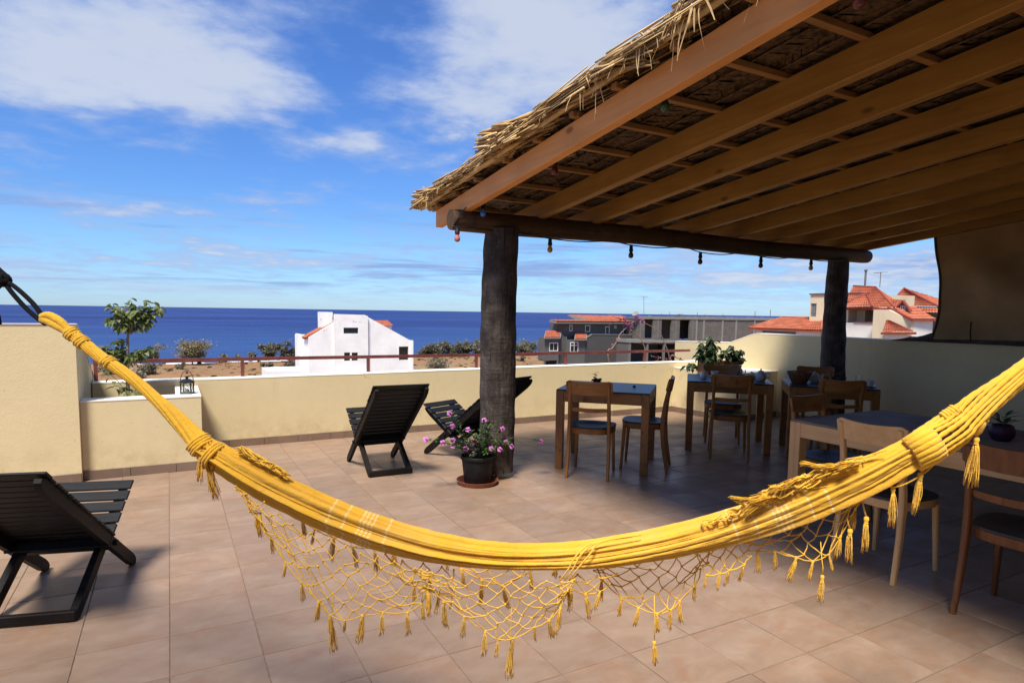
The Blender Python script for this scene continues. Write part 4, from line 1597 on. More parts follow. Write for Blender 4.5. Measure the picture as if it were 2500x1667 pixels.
def make_chair(loc, rz, label, group, wd='chair_wood', wa='chair_wood_across', seatmat='seat_lacquer', slat=True):
    """bentwood cafe chair, local +Y is the way it faces"""
    t = thing('wooden_chair', loc, label, 'chair', group, rz)
    for s in (-1, 1):
        # back leg and upright in one bent piece
        path = [(-.232, 0), (-.215, .10), (-.190, .25), (-.178, .40), (-.180, .50), (-.196, .64), (-.222, .78), (-.236, .845)]
        rings = []
        for k, (y, z) in enumerate(path):
            f = z / .845
            w = .030 if z > .4 else lerp(.026, .032, z / .4)
            d = lerp(.030, .044, min(1, z / .4)) if z < .45 else lerp(.044, .026, (z - .45) / .4)
            rings.append(chamf_ring((s * (.172 + .010 * (1 - f) - .004 * f), y, z), w, d))
        MB().loft(rings).build('back_leg', wd, t, True, angle=40)
        rings = []
        for z in (0, .12, .28, .405):
            f = z / .405
            rings.append(chamf_ring((s * lerp(.180, .166, f), lerp(.190, .168, f), z), lerp(.024, .034, f), lerp(.024, .034, f)))
        MB().loft(rings).build('front_leg', wd, t, True, angle=40)
    # seat: horseshoe-shaped band and a saddle top
    def outline(sc_, n=36):
        out = []
        for k in range(n):
            a = 2 * math.pi * k / n
            c, s = math.cos(a), math.sin(a)
            p = 3.2
            rr = (abs(c) ** p + abs(s) ** p) ** (-1 / p)
            x, y = c * rr * .205, s * rr * .205
            x *= 1 + .10 * (y / .2) - .02
            out.append((x * sc_, y * sc_))
        return out
    band = MB().loft([[(x, y, z) for x, y in outline(q)] for q, z in ((.965, .392), (.985, .400), (.985, .438), (.97, .441))])
    band.build('seat_frame', wa, t, True, angle=40)
    top = MB().loft([[(x, y, z - .010 * (1 - ((x / .2) ** 2 + (y / .2) ** 2)) * (q < .9)) for x, y in outline(q)] for q, z in ((1.0, .4415), (1.012, .447), (1.0, .454), (.93, .456), (.6, .453), (.25, .449), (.02, .448))], True, True)
    top.build('seat', seatmat, t, True, angle=50)

    def rail(z0, z1, y0, bow, th, half, mat, name):
        rings = []
        n = 15
        for k in range(n):
            u = -1 + 2 * k / (n - 1)
            x = u * half
            y = y0 - bow * (1 - u * u)
            zz0 = z0 + .008 * u * u
            zz1 = z1 - .004 * (1 - abs(u)) + (.010 * (u * u) if name == 'top_rail' else 0)
            edge = .7 if k in (0, n - 1) else 1
            m = (zz0 + zz1) / 2
            h = (zz1 - zz0) / 2 * edge
            lean = -.020 if name == 'top_rail' else -.006
            rings.append([(x, y - th / 2, m - h), (x, y + th / 2, m - h), (x, y + th / 2 + lean, m + h), (x, y + lean - th / 2, m + h)])
        MB().loft(rings).build(name, mat, t, True, angle=50)
    rail(.742, .862, -.205, .030, .018, .203, wa, 'top_rail')
    if slat:
        rail(.588, .628, -.184, .022, .014, .166, wa, 'back_slat')
    return t


def make_table(loc, rz, lx, ly, label, group, mats=('table_wood', 'table_wood_x', 'table_wood_y', 'table_top'), leg=.072, inset=.0):
    t = thing('wooden_table', loc, label, 'table', group, rz)
    hx, hy = lx / 2, ly / 2
    for sx in (-1, 1):
        for sy in (-1, 1):
            rings = [chamf_ring((sx * (hx - leg / 2), sy * (hy - leg / 2), z), leg - .004 * (z < .01), leg - .004 * (z < .01), .004) for z in (0, .004, .736)]
            MB().loft(rings).build('leg', mats[0], t)
    for s in (-1, 1):
        MB().cbox((lx - 2 * leg - .001, .024, .098), Matrix.Translation((0, s * (hy - .0145), .686)), .002).build('apron', mats[1], t)
        MB().cbox((.024, ly - 2 * leg - .001, .098), Matrix.Translation((s * (hx - .0145), 0, .686)), .002).build('apron', mats[2], t)
    MB().cbox((lx - .004, ly - .004, .013), Matrix.Translation((0, 0, .7435)), .003).build('table_top', mats[3], t)
    return t


R45 = math.radians(-45)


def furniture():
    gT = 'dark wood tables under the thatch'
    gC = 'wooden cafe chairs under the thatch'
    make_table((3.70, 4.84, 0), math.radians(-45.5), .85, .80, 'square wooden table nearest the front post with a small purple flower on it', gT)
    make_table((5.44, 4.965, 0), math.radians(-44), .86, .87, 'wooden table laid with a white teapot and jug before the corner planter', gT)
    make_table((6.065, 4.185, 0), math.radians(-46), .82, .76, 'dark wooden table with a bread basket beside the rear post', gT)
    make_table((4.235, 2.02, 0), 0.0, 1.03, 1.62, 'long pale pine table behind the right side of the hammock', None, ('pale_wood', 'pale_wood_across', 'pale_wood_across', 'pale_table_top'), .082)
    # chairs: (x, y, facing angle of +Y), label
    def ch(x, y, deg, label, **k):
        return make_chair((x, y, 0), math.radians(deg), label, gC, **k)
    ch(3.335, 4.585, -45, 'brown chair with its back to us at the table with the purple flower')
    ch(3.945, 4.585, 44, 'brown chair seen from the side, right of the purple flower table')
    ch(5.055, 4.57, -44, 'brown chair with its back to us before the teapot table')
    ch(5.60, 5.17, 136, 'brown chair facing us on the far side of the teapot table')
    ch(5.70, 3.83, -45, 'dark brown chair with its back to us before the bread basket table')
    ch(6.52, 4.62, 135, 'dark chair on the far side of the bread basket table by the rear post')
    ch(4.17, 2.80, 180, 'brown chair tucked in at the far end of the pale table', wd='chair_wood', wa='chair_wood_across')
    ch(3.66, 2.09, -90, 'pale pine chair with curved back at the pale table behind the hammock', wd='pale_wood', wa='pale_wood_across')
    ch(3.60, 1.40, -88, 'dark reddish chair at the right edge of the picture', wd='dark_chair_wood', wa='dark_chair_wood')


furniture()


def make_lounger(loc, rz, label):
    t = thing('deck_lounger', loc, label, 'lounger', 'black slatted loungers', rz)
    A0, A1 = V((0, .345, 0.0)), V((0, -.685, .80))        # back rail, floor to head
    B0, B1 = V((0, -.345, 0.0)), V((0, .355, .455))       # seat rail, floor to knee
    da, db = (A1 - A0).normalized(), (B1 - B0).normalized()
    na, nb = V((0, da.z, -da.y)), V((0, -db.z, db.y))      # upper sides
    for s in (-1, 1):
        x = s * .215
        mb = MB()
        # rail with rounded ends
        L = (A1 - A0).length
        rings = []
        for k, (f, w) in enumerate(((.012, .35), (.03, .8), (.06, 1), (.5, 1), (.93, 1), (.975, .85), (1.0, .5))):
            p = A0 + da * L * f
            h = .031 * w
            off = na * (.031 * (1 - w) * (.6 if f > .5 else 0))
            rings.append([V((x - .014, 0, 0)) + p - na * h + off, V((x + .014, 0, 0)) + p - na * h + off, V((x + .014, 0, 0)) + p + na * h, V((x - .014, 0, 0)) + p + na * h])
        mb.loft(rings).build('back_rail', 'lounger_wood', t, True, angle=30)
        x = s * .178
        mb = MB()
        L = (B1 - B0).length
        rings = []
        for f, w in ((0.0, .9), (.03, 1), (.5, 1), (.9, 1), (.96, .8), (1.0, .45)):
            p = B0 + db * L * f + V((0, 0, .012))
            h = .029 * w
            rings.append([V((x - .016, 0, 0)) + p - nb * h, V((x + .016, 0, 0)) + p - nb * h, V((x + .016, 0, 0)) + p + nb * h, V((x - .016, 0, 0)) + p + nb * h])
        mb.loft(rings).build('seat_rail', 'lounger_wood', t, True, angle=30)
    X = Matrix.Rotation(0, 4, 'X')

    def slat(name, p, d, n, half, w, th, mat):
        c = p + n * (.031 + th / 2)
        M = Matrix(((1, 0, 0, 0), (0, d.y, n.y, c.y), (0, d.z, n.z, c.z), (0, 0, 0, 1)))
        rings = []
        mb = MB().cbox((half * 2, w, th), M, .005)
        mb.build(name, mat, t)
    La, Lb = (A1 - A0).length, (B1 - B0).length
    n = 14
    for k in range(n):
        f = lerp(.345, .985, k / (n - 1))
        slat('back_slat', A0 + da * La * f, da, na, .238 + (.004 if k == n - 1 else 0) + random.uniform(-.003, .003), .0545 if k < n - 1 else .06, .014, 'lounger_slat')
    for k in range(6):
        f = lerp(.50, .985, k / 5)
        slat('seat_slat', B0 + db * Lb * f + V((0, 0, .012)), db, nb, .232 + random.uniform(-.003, .003), .069, .014, 'lounger_slat')
    MB().beam((-.20, .04, .222), (.20, .04, .222), .026, .05, da, .004).build('cross_bar', 'lounger_wood', t)
    MB().beam((-.195, -.350, .030), (.195, -.350, .030), .030, .052, (0, 0, 1), .004).build('foot_bar', 'lounger_wood', t)
    MB().tube([(-.245, .035, .245), (.245, .035, .245)], .016, 10).build('pivot', 'lounger_wood', t, True, angle=40)
    return t


def loungers():
    make_lounger((1.685, 5.635, 0), math.radians(-1), 'black slatted lounger seen from behind, left of the flower pot')
    make_lounger((2.585, 5.745, 0), math.radians(23), 'black slatted lounger half hidden behind the front post')
    low = make_lounger((-.515, 3.79, 0), math.radians(-15), 'black slatted lounger cut off by the left edge in the foreground')
    low.scale = (1, 1, .93)


loungers()


# ------------------------------------------------------------------ plants
def leaf_mesh(name, L, w, mat, fold=.25, droop=.3, nseg=4):
    mb = MB()
    pts = []
    for k in range(nseg + 1):
        f = k / nseg
        hw = w * math.sin(math.pi * min(1, (f * .92 + .06))) ** .8
        z = -droop * L * f * f
        mb.v += [V((-hw, f * L, z + fold * hw)), V((0, f * L, z)), V((hw, f * L, z + fold * hw))]
    for k in range(nseg):
        a = k * 3
        mb.f += [(a, a + 1, a + 4, a + 3), (a + 1, a + 2, a + 5, a + 4)]
    me = mb.mesh(name, True, False)
    me.materials.append(MATS[mat])
    return me


def orient(d, roll=0.0, up=(0, 0, 1)):
    """euler with local +Y along d, local +Z close to up"""
    y = V(d).normalized()
    u = V(up)
    x = y.cross(u)
    if x.length < 1e-3:
        x = V((1, 0, 0))
    x.normalize()
    z = x.cross(y)
    M = Matrix(((x.x, y.x, z.x), (x.y, y.y, z.y), (x.z, y.z, z.z)))
    return (M @ Matrix.Rotation(roll, 3, 'Y')).to_euler()


def leaf_at(parent, meshes, p, d, sc_=1.0, roll=0.0):
    ob = link('leaf', random.choice(meshes), parent, p, orient(d, roll))
    ob.scale = (sc_, sc_, sc_)
    return ob


def young_tree():
    random.seed(14)
    o = V((-.36, 6.85, .50))
    t = thing('young_tree', o, 'young tree with two tiers of drooping leaves in the left planter', 'tree')
    tr = [(-.36, 6.85, .48), (-.357, 6.85, .72), (-.352, 6.845, .93), (-.345, 6.85, 1.10), (-.338, 6.85, 1.20)]
    trunk = MB().tube(catmull(tr, 16), [lerp(.017, .010, k / 15) for k in range(16)], 8).build('trunk', 'bark', t, True, origin=o)
    leaves = [leaf_mesh('leaf', .085, .024, 'leaf_tree', .3, .45), leaf_mesh('leaf', .075, .022, 'leaf_tree', .4, .7), leaf_mesh('leaf', .065, .021, 'leaf_tree', .2, .3)]
    crown = bpy.data.objects.new('crown', None)
    brs = MB()
    limbs = []
    tops = [(-.448, 6.84, 1.47), (-.30, 6.87, 1.50), (-.17, 6.83, 1.50), (-.06, 6.86, 1.44), (-.49, 6.86, 1.33), (-.14, 6.86, 1.36), (-.24, 6.80, 1.42), (-.40, 6.80, 1.38), (-.25, 6.95, 1.40), (-.10, 6.90, 1.47), (-.36, 6.92, 1.45)]
    for q in tops:
        p0 = V((-.338, 6.85, 1.19))
        mid = lerp(p0, V(q), .5) + V((0, 0, -.015))
        pts = catmull([p0, mid, q], 9)
        brs.tube(pts, [lerp(.008, .003, k / 8) for k in range(9)], 5)
        limbs.append(([V(p) for p in pts], 30, .86))
    low = [(-.54, 6.84, 1.08), (-.42, 6.86, 1.15), (-.48, 6.80, 1.00), (-.16, 6.86, 1.08), (-.23, 6.82, 1.00), (-.30, 6.79, .97), (-.44, 6.9, 1.05), (-.20, 6.9, 1.04), (-.57, 6.85, .97)]
    for q in low:
        p0 = V((-.353, 6.847, .90))
        mid = lerp(p0, V(q), .5) + V((0, 0, .03))
        pts = catmull([p0, mid, q], 9)
        brs.tube(pts, [lerp(.006, .0025, k / 8) for k in range(9)], 5)
        limbs.append(([V(p) for p in pts], 24, .86))
    for q in ((-.33, 6.78, .66), (-.235, 6.78, .665), (-.47, 6.8, .72), (-.53, 6.82, .86)):
        p0 = V((-.357, 6.85, .62))
        pts = catmull([p0, lerp(p0, V(q), .5) + V((0, 0, .03)), q], 9)
        brs.tube(pts, .003, 5)
        limbs.append(([V(p) for p in pts], 6, .9))
    crown = brs.build('crown', 'bark', t, True, False, origin=o)
    for pts, n, sc_ in limbs:
        for k in range(n):
            f = .45 + .55 * (k / (n - 1)) + random.uniform(-.06, .03)
            f = min(max(f, .2), 1)
            i = f * 8
            j = min(int(i), 7)
            p = lerp(pts[j], pts[j + 1], i - j)
            a = k * 2.4 + random.uniform(-.5, .5)
            d = V((math.cos(a), math.sin(a), random.uniform(-.75, .25)))
            leaf_at(crown, leaves, p - o + V((random.gauss(0, .018), random.gauss(0, .018), random.gauss(0, .018))), d, sc_ * random.uniform(.7, 1.15), random.uniform(-.5, .5))


young_tree()


def window_box():
    random.seed(24)
    o = V((6.73, 6.30, .664))
    ang = math.atan2(-.19, .52)
    t = thing('plant_trough', o, 'dark brown wooden trough standing on the corner planter', 'planter', None, ang)
    MB().cbox((.56, .018, .15), Matrix.Translation((0, -.09, .076)), .003).build('front_board', 'dark_chair_wood', t)
    MB().cbox((.56, .018, .15), Matrix.Translation((0, .09, .076)), .003).build('back_board', 'dark_chair_wood', t)
    for s in (-1, 1):
        MB().cbox((.018, .160, .15), Matrix.Translation((s * .27, 0, .076)), .003).build('end_board', 'dark_chair_wood', t)
    MB().cbox((.52, .16, .02), Matrix.Translation((0, 0, .11)), .003).build('soil', 'soil', t)
    leaves = [leaf_mesh('leaf', .078, .022, 'leaf_shrub', .3, .5), leaf_mesh('leaf', .070, .021, 'leaf_shrub', .35, .7), leaf_mesh('leaf', .062, .019, 'leaf_shrub', .2, .35)]

    def shrub(base, tips, label, nl, nm='leafy_shrub'):
        s = thing(nm, base, label, 'shrub', 'shrubs in the corner trough')
        b = V(base)
        mb = MB()
        limbs = []
        for q in tips:
            q = V(q)
            m = lerp(b, q, .5) + V((random.uniform(-.03, .03), random.uniform(-.03, .03), .03))
            pts = [V(p) for p in catmull([b, m, q], 9)]
            mb.tube(pts, [lerp(.005, .002, k / 8) for k in range(9)], 5)
            limbs.append(pts)
        stem = mb.build('stems', 'bark', s, True, False, origin=b)
        for pts in limbs:
            for k in range(nl):
                f = .3 + .7 * (k / (nl - 1))
                i = f * 8
                j = min(int(i), 7)
                p = lerp(pts[j], pts[j + 1], i - j)
                a = k * 2.4 + random.uniform(-.6, .6)
                leaf_at(stem, leaves, p - b, V((math.cos(a), math.sin(a), random.uniform(-.8, .35))), random.uniform(.85, 1.35), random.uniform(-.6, .6))
    rnd = random.uniform
    shrub((6.56, 6.36, .77), [(6.51, 6.30, 1.17), (6.40, 6.34, 1.08), (6.36, 6.30, 1.0), (6.62, 6.28, 1.10), (6.70, 6.32, 1.02), (6.34, 6.33, .90), (6.75, 6.25, .92), (6.52, 6.24, .98), (6.62, 6.4, 1.0), (6.46, 6.25, .86), (6.68, 6.24, .84), (6.56, 6.3, 1.12)], 'taller leafy green shrub at the left of the corner trough', 20)
    shrub((6.84, 6.24, .77), [(6.80, 6.16, 1.03), (6.68, 6.20, .97), (7.00, 6.16, .97), (7.05, 6.2, .93), (6.90, 6.14, .95), (6.76, 6.15, .88), (6.96, 6.12, .86), (6.86, 6.22, 1.02), (7.02, 6.15, .84)], 'shorter bushy shrub at the right of the corner trough', 18)
    shrub((6.62, 6.58, .664), [(6.46, 6.60, .76), (6.52, 6.56, .72), (6.60, 6.50, .74), (6.42, 6.62, .72), (6.66, 6.5, .78)], 'low sprig trailing over the edge of the corner planter', 7, 'trailing_sprig')
    # silvery leaves in front of the trough
    b = V((6.84, 6.06, .664))
    s = thing('silver_plant', b, 'small pale silver leaved plant in front of the trough', 'plant')
    pale = leaf_mesh('leaf', .06, .010, 'straw_pale', .2, .3)
    pale.materials[0] = MATS['china_blue']
    MB().lathe([(.001, 0), (.03, .0), (.038, .07), (.034, .07), (.03, .05), (.001, .05)], 14).build('pot', 'plastic_black', s, True, angle=40)
    for k in range(16):
        a = k * 2.4
        leaf_at(s, [pale], V((0, 0, .08)), V((math.cos(a), math.sin(a), rnd(.1, 1.2))), rnd(.9, 1.3))


window_box()


def bougainvillea():
    random.seed(41)
    o = V((6.9, 7.75, GZ))
    t = thing('bougainvillea', o, 'thin arching bougainvillea branches with purple flowers behind the railing', 'climber')
    arcs = [[(6.3, 7.75, -2.0), (6.0, 7.75, .3), (5.892, 7.75, .84), (5.968, 7.75, .916), (6.045, 7.75, 1.01), (6.121, 7.75, 1.14), (6.22, 7.75, 1.22), (6.3, 7.75, 1.30), (6.44, 7.75, 1.345)],
            [(7.1, 7.8, -2.0), (7.2, 7.78, .2), (7.164, 7.75, .64), (7.115, 7.75, .815), (7.05, 7.75, .95), (6.98, 7.75, 1.07), (6.887, 7.75, 1.18), (6.765, 7.75, 1.246), (6.60, 7.75, 1.305), (6.48, 7.75, 1.336)],
            [(6.8, 7.8, -2.0), (6.7, 7.76, .3), (6.628, 7.75, .857), (6.584, 7.75, .974), (6.517, 7.75, 1.073), (6.42, 7.75, 1.148), (6.30, 7.75, 1.197)],
            [(7.1, 7.78, .5), (7.18, 7.75, .78), (7.30, 7.75, .743), (7.438, 7.75, .705)]]
    for a in arcs:
        MB().tube(catmull(a, 40), [lerp(.013, .004, k / 39) for k in range(40)], 6).build('branch', 'twig', t, True, origin=o)
    MB().tube([(6.9, 7.8, GZ), (6.85, 7.8, -4), (6.85, 7.8, -1.9)], [.05, .04, .02], 8).build('trunk', 'bark', t, True, origin=o)
    br = [leaf_mesh('leaf', .035, .014, 'bract', .3, .2, 3), leaf_mesh('leaf', .03, .012, 'bract', .2, .1, 3)]
    dry = [leaf_mesh('leaf', .032, .012, 'bract_dry', .3, .2, 3)]
    gr = [leaf_mesh('leaf', .04, .013, 'leaf_shrub', .3, .3, 3)]
    for (c, r, n, ms) in (((6.26, 7.74, 1.262), .06, 26, br), ((6.216, 7.74, 1.318), .055, 18, br), ((6.44, 7.74, 1.355), .05, 18, br), ((6.54, 7.74, 1.325), .045, 14, br), ((6.15, 7.74, 1.345), .05, 10, br + dry), ((6.875, 7.72, .75), .08, 20, dry), ((7.10, 7.72, .735), .09, 22, dry), ((5.95, 7.75, 1.31), .05, 6, dry + gr), ((5.91, 7.75, .90), .05, 8, dry), ((6.35, 7.75, 1.19), .06, 9, gr), ((6.1, 7.75, 1.05), .07, 8, dry + gr), ((7.40, 7.74, .72), .05, 9, gr + dry)):
        for k in range(n):
            d = V((random.gauss(0, 1), random.gauss(0, .6), random.gauss(0, 1)))
            p = V(c) + V((random.gauss(0, r * .55), random.gauss(0, r * .4), random.gauss(0, r * .55)))
            ob = leaf_at(t, ms, p - o, d, random.uniform(.8, 1.3), random.uniform(-1, 1))
            ob.name = 'bract' if ms is not gr else 'leaf'


bougainvillea()


def vinca_pot():
    random.seed(52)
    c = V((2.255, 4.72, 0))
    s = MB().lathe([(.001, .006), (.145, .006), (.152, .010), (.172, .040), (.178, .040), (.176, .034), (.158, .0), (.001, .0)], 40).build('plant_saucer', 'terracotta', None, True, angle=40)
    s.location = c
    tag(s, 'round terracotta saucer under the black flower pot', 'saucer')
    o = c + V((0, 0, .008))
    t = thing('flower_pot', o, 'black plastic pot of pink periwinkles at the foot of the front post', 'potted plant')
    MB().lathe([(.001, 0), (.108, 0), (.111, .004), (.135, .208), (.144, .210), (.147, .214), (.147, .234), (.143, .238), (.137, .236), (.135, .195), (.001, .195)], 44).build('pot', 'plastic_black', t, True, angle=35)
    MB().lathe([(.1345, .198), (.09, .204), (.04, .201), (.001, .203)], 20).build('soil', 'soil', t, True)
    fl = [(1.769, .43), (1.983, .624), (2.133, .483), (2.029, .344), (2.114, .325), (2.184, .277), (2.417, .297), (2.011, .514), (2.024, .394), (2.29, .547), (2.462, .461), (2.498, .345), (2.53, .311), (2.842, .323), (2.331, .313), (2.20, .36), (1.90, .40)]
    leaves = [leaf_mesh('leaf', .048, .011, 'leaf_vinca', .3, .3), leaf_mesh('leaf', .042, .010, 'leaf_vinca', .25, .5), leaf_mesh('leaf', .036, .010, 'leaf_vinca', .3, .15)]
    # one flower: five rounded petals and a dark eye
    pm = MB()
    for k in range(5):
        a = 2 * math.pi * k / 5
        ca, sa = math.cos(a), math.sin(a)
        n_ = 6
        ring0, ring1 = [], []
        for i in range(n_ + 1):
            f = i / n_
            L = .004 + f * .018
            hw = .0105 * math.sin(math.pi * (f * .80 + .14))
            z = .004 * f - .006 * f * f
            ring0.append(V((ca * L - sa * hw, sa * L + ca * hw, z)))
            ring1.append(V((ca * L + sa * hw, sa * L - ca * hw, z)))
        pm.loft([[a_, b_] for a_, b_ in zip(ring0, ring1)], False, False)
    pme = pm.mesh('petals', True, False)
    pme.materials.append(MATS['petal'])
    em = MB().lathe([(.005, .0035), (.003, .0045), (.0005, .003)], 8).mesh('flower_eye', True, False)
    em.materials.append(MATS['petal_eye'])
    stems = MB()
    limbs = []
    for k, (x, z) in enumerate(fl):
        y = 4.66 + random.uniform(-.05, .06) if k not in (0, 13) else 4.66
        tip = V((x, y, z))
        b = c + V((random.uniform(-.05, .05), random.uniform(-.05, .05), .22))
        up = .10 if k in (6, 13, 12) else .03
        if k == 6:
            up = .16
        mid = lerp(b, tip, .5) + V((0, 0, up))
        pts = [V(p) for p in catmull([b, mid, tip], 12)]
        stems.tube(pts, [lerp(.0032, .0016, i / 11) for i in range(12)], 5)
        limbs.append(pts)
    # leafy shoots without a flower
    for k in range(10):
        a = random.uniform(0, 6.28)
        r = random.uniform(.08, .26) * (1.25 if math.cos(a) < 0 else .9)
        tip = c + V((math.cos(a) * r, math.sin(a) * r * .6 - .03, random.uniform(.26, .52)))
        b = c + V((random.uniform(-.05, .05), random.uniform(-.05, .05), .22))
        pts = [V(p) for p in catmull([b, lerp(b, tip, .5) + V((0, 0, .05)), tip], 12)]
        stems.tube(pts, .0024, 5)
        limbs.append(pts)
    st = stems.build('stems', 'leaf_vinca', t, True, False, origin=o)
    for li, pts in enumerate(limbs):
        L = (pts[-1] - pts[0]).length
        n = max(6, int(L / .034))
        for k in range(n):
            f = .30 + .68 * (k / (n - 1))
            if li in (6,) and f < .7:
                continue
            if li == 13 and f < .78:
                continue
            i = f * 11
            j = min(int(i), 10)
            p = lerp(pts[j], pts[j + 1], i - j)
            dd = (pts[j + 1] - pts[j]).normalized()
            a = k * 1.57 + random.uniform(-.4, .4)
            sd = V((math.cos(a), math.sin(a), .25))
            for sg in (1, -1):
                leaf_at(st, leaves, p - o, sd * sg * V((1, 1, sg)) if False else V((sd.x * sg, sd.y * sg, .3)) + dd * .5, random.uniform(.75, 1.15), random.uniform(-.4, .4))
    for (x, z), pts in zip(fl, limbs):
        p = pts[-1]
        d = V((-.35 + random.uniform(-.4, .4), -1.0, random.uniform(.1, .9)))
        f = link('flower', pme, t, p - o, rot_to(d))
        f.scale = (1.12,) * 3
        e = link('flower_eye', em, f, (0, 0, 0))


vinca_pot()


def lantern():
    o = V((.127, 6.445, .663))
    t = thing('lantern', o, 'small black metal lantern with glass panes on the planter rim', 'lantern', None, math.radians(-18))
    w = .048
    MB().cbox((.100, .100, .010), Matrix.Translation((0, 0, .005)), .002).build('base', 'black_metal', t)
    MB().cbox((.104, .104, .008), Matrix.Translation((0, 0, .100)), .002).build('top_plate', 'black_metal', t)
    for sx in (-1, 1):
        for sy in (-1, 1):
            MB().cbox((.011, .011, .086), Matrix.Translation((sx * .0425, sy * .0425, .053)), .002).build('corner_post', 'black_metal', t)
    for s in (-1, 1):
        MB().cbox((.074, .002, .084), Matrix.Translation((0, s * .0425, .053)), .0005).build('pane', 'clear_glass', t)
        MB().cbox((.002, .074, .084), Matrix.Translation((s * .0425, 0, .053)), .0005).build('pane', 'clear_glass', t)
        for d in (-1, 1):
            MB().tube([(-.037, s * .0455, .053 - d * .040), (.037, s * .0455, .053 + d * .040)], .0016, 5).build('cross_wire', 'black_metal', t)
            MB().tube([(s * .0455, -.037, .053 - d * .040), (s * .0455, .037, .053 + d * .040)], .0016, 5).build('cross_wire', 'black_metal', t)
    MB().lathe([(.070, .104), (.064, .112), (.040, .128), (.020, .136), (.012, .137), (.012, .150), (.022, .152), (.022, .158), (.001, .160)], 4).build('roof', 'black_metal', t)
    pts = [(math.cos(a) * .055, 0, .112 + math.sin(a) * .098) for a in [math.pi * k / 18 for k in range(19)]]
    MB().tube(pts, .0036, 6).build('handle', 'rusty_metal', t, True)
    MB().lathe([(.001, .010), (.018, .010), (.018, .040), (.001, .040)], 14).build('candle', 'china', t, True, angle=40)


lantern()


# ------------------------------------------------------------------ things on the tables
def lathe_obj(name, prof, mat, parent, n=24):
    return MB().lathe(prof, n).build(name, mat, parent, True, angle=45)


def teapot(loc, rz, label, mat='china_blue', s=1.0):
    t = thing('teapot', loc, label, 'teapot', None, rz)
    t.scale = (s, s, s)
    lathe_obj('body', [(.001, .003), (.036, .003), (.040, .0), (.044, .006), (.058, .030), (.062, .052), (.056, .078), (.043, .094), (.034, .099), (.030, .097)], mat, t)
    lathe_obj('lid', [(.035, .0975), (.034, .102), (.022, .112), (.008, .117), (.006, .121), (.010, .127), (.008, .133), (.001, .135)], mat, t)
    MB().tube(catmull([(.052, 0, .040), (.078, 0, .056), (.092, 0, .086), (.104, 0, .100)], 14), [lerp(.017, .008, k / 13) for k in range(14)], 10).build('spout', mat, t, True)
    MB().tube(catmull([(-.050, 0, .082), (-.078, 0, .094), (-.098, 0, .078), (-.092, 0, .044), (-.056, 0, .030)], 20), .006, 8).build('handle', mat, t, True)


def cup(loc, rz, label, saucer=True):
    if saucer:
        s = thing('cup_saucer', loc, 'saucer under the ' + label, 'saucer')
        lathe_obj('dish', [(.001, .003), (.03, .003), (.034, .0), (.066, .012), (.068, .014), (.065, .015), (.034, .006), (.001, .006)], 'china', s)
        loc = (loc[0], loc[1], loc[2] + .007)
    t = thing('cup', loc, label, 'cup', None, rz)
    lathe_obj('body', [(.001, .004), (.022, .004), (.024, 0), (.028, .006), (.038, .034), (.042, .062), (.040, .062), (.036, .034), (.026, .010), (.001, .008)], 'china', t)
    MB().tube(catmull([(.038, 0, .052), (.058, 0, .050), (.060, 0, .028), (.034, 0, .020)], 14), .0038, 7).build('handle', 'china', t, True)


def tumbler(loc, label):
    o = MB().lathe([(.001, .0), (.026, .0), (.033, .095), (.031, .095), (.0245, .008), (.001, .008)], 24).build('drinking_glass', 'clear_glass', None, True, angle=40)
    o.location = loc
    tag(o, label, 'glass')


def posy(loc, label, n=14, s=1.0):
    t = thing('flower_posy', loc, label, 'posy')
    lathe_obj('vase', [(.001, 0), (.026, 0), (.036, .020), (.034, .040), (.026, .050), (.022, .050), (.022, .03), (.001, .03)], 'petal_eye' if False else 'plastic_black', t)
    pet = [leaf_mesh('petal', .030, .017, 'petal_dark', .4, .3, 3)]
    gr = [leaf_mesh('leaf', .050, .009, 'leaf_vinca', .2, .3, 3)]
    for k in range(n):
        a = k * 2.4
        ob = leaf_at(t, pet, V((math.cos(a) * .022, math.sin(a) * .022, .035 + .018 * random.random())), V((math.cos(a), math.sin(a), random.uniform(-.2, .9))), 1.2 * s)
        ob.name = 'petal'
    MB().tube([(0, 0, .04), (-.012, 0, .085), (-.022, 0, .105)], .002, 5).build('stem', 'leaf_vinca', t, True)
    for k in range(6):
        a = k * 1.1 + .4
        leaf_at(t, gr, V((-.014 - .002 * k, 0, .078 + .006 * k)), V((math.cos(a), math.sin(a), .5)), s)


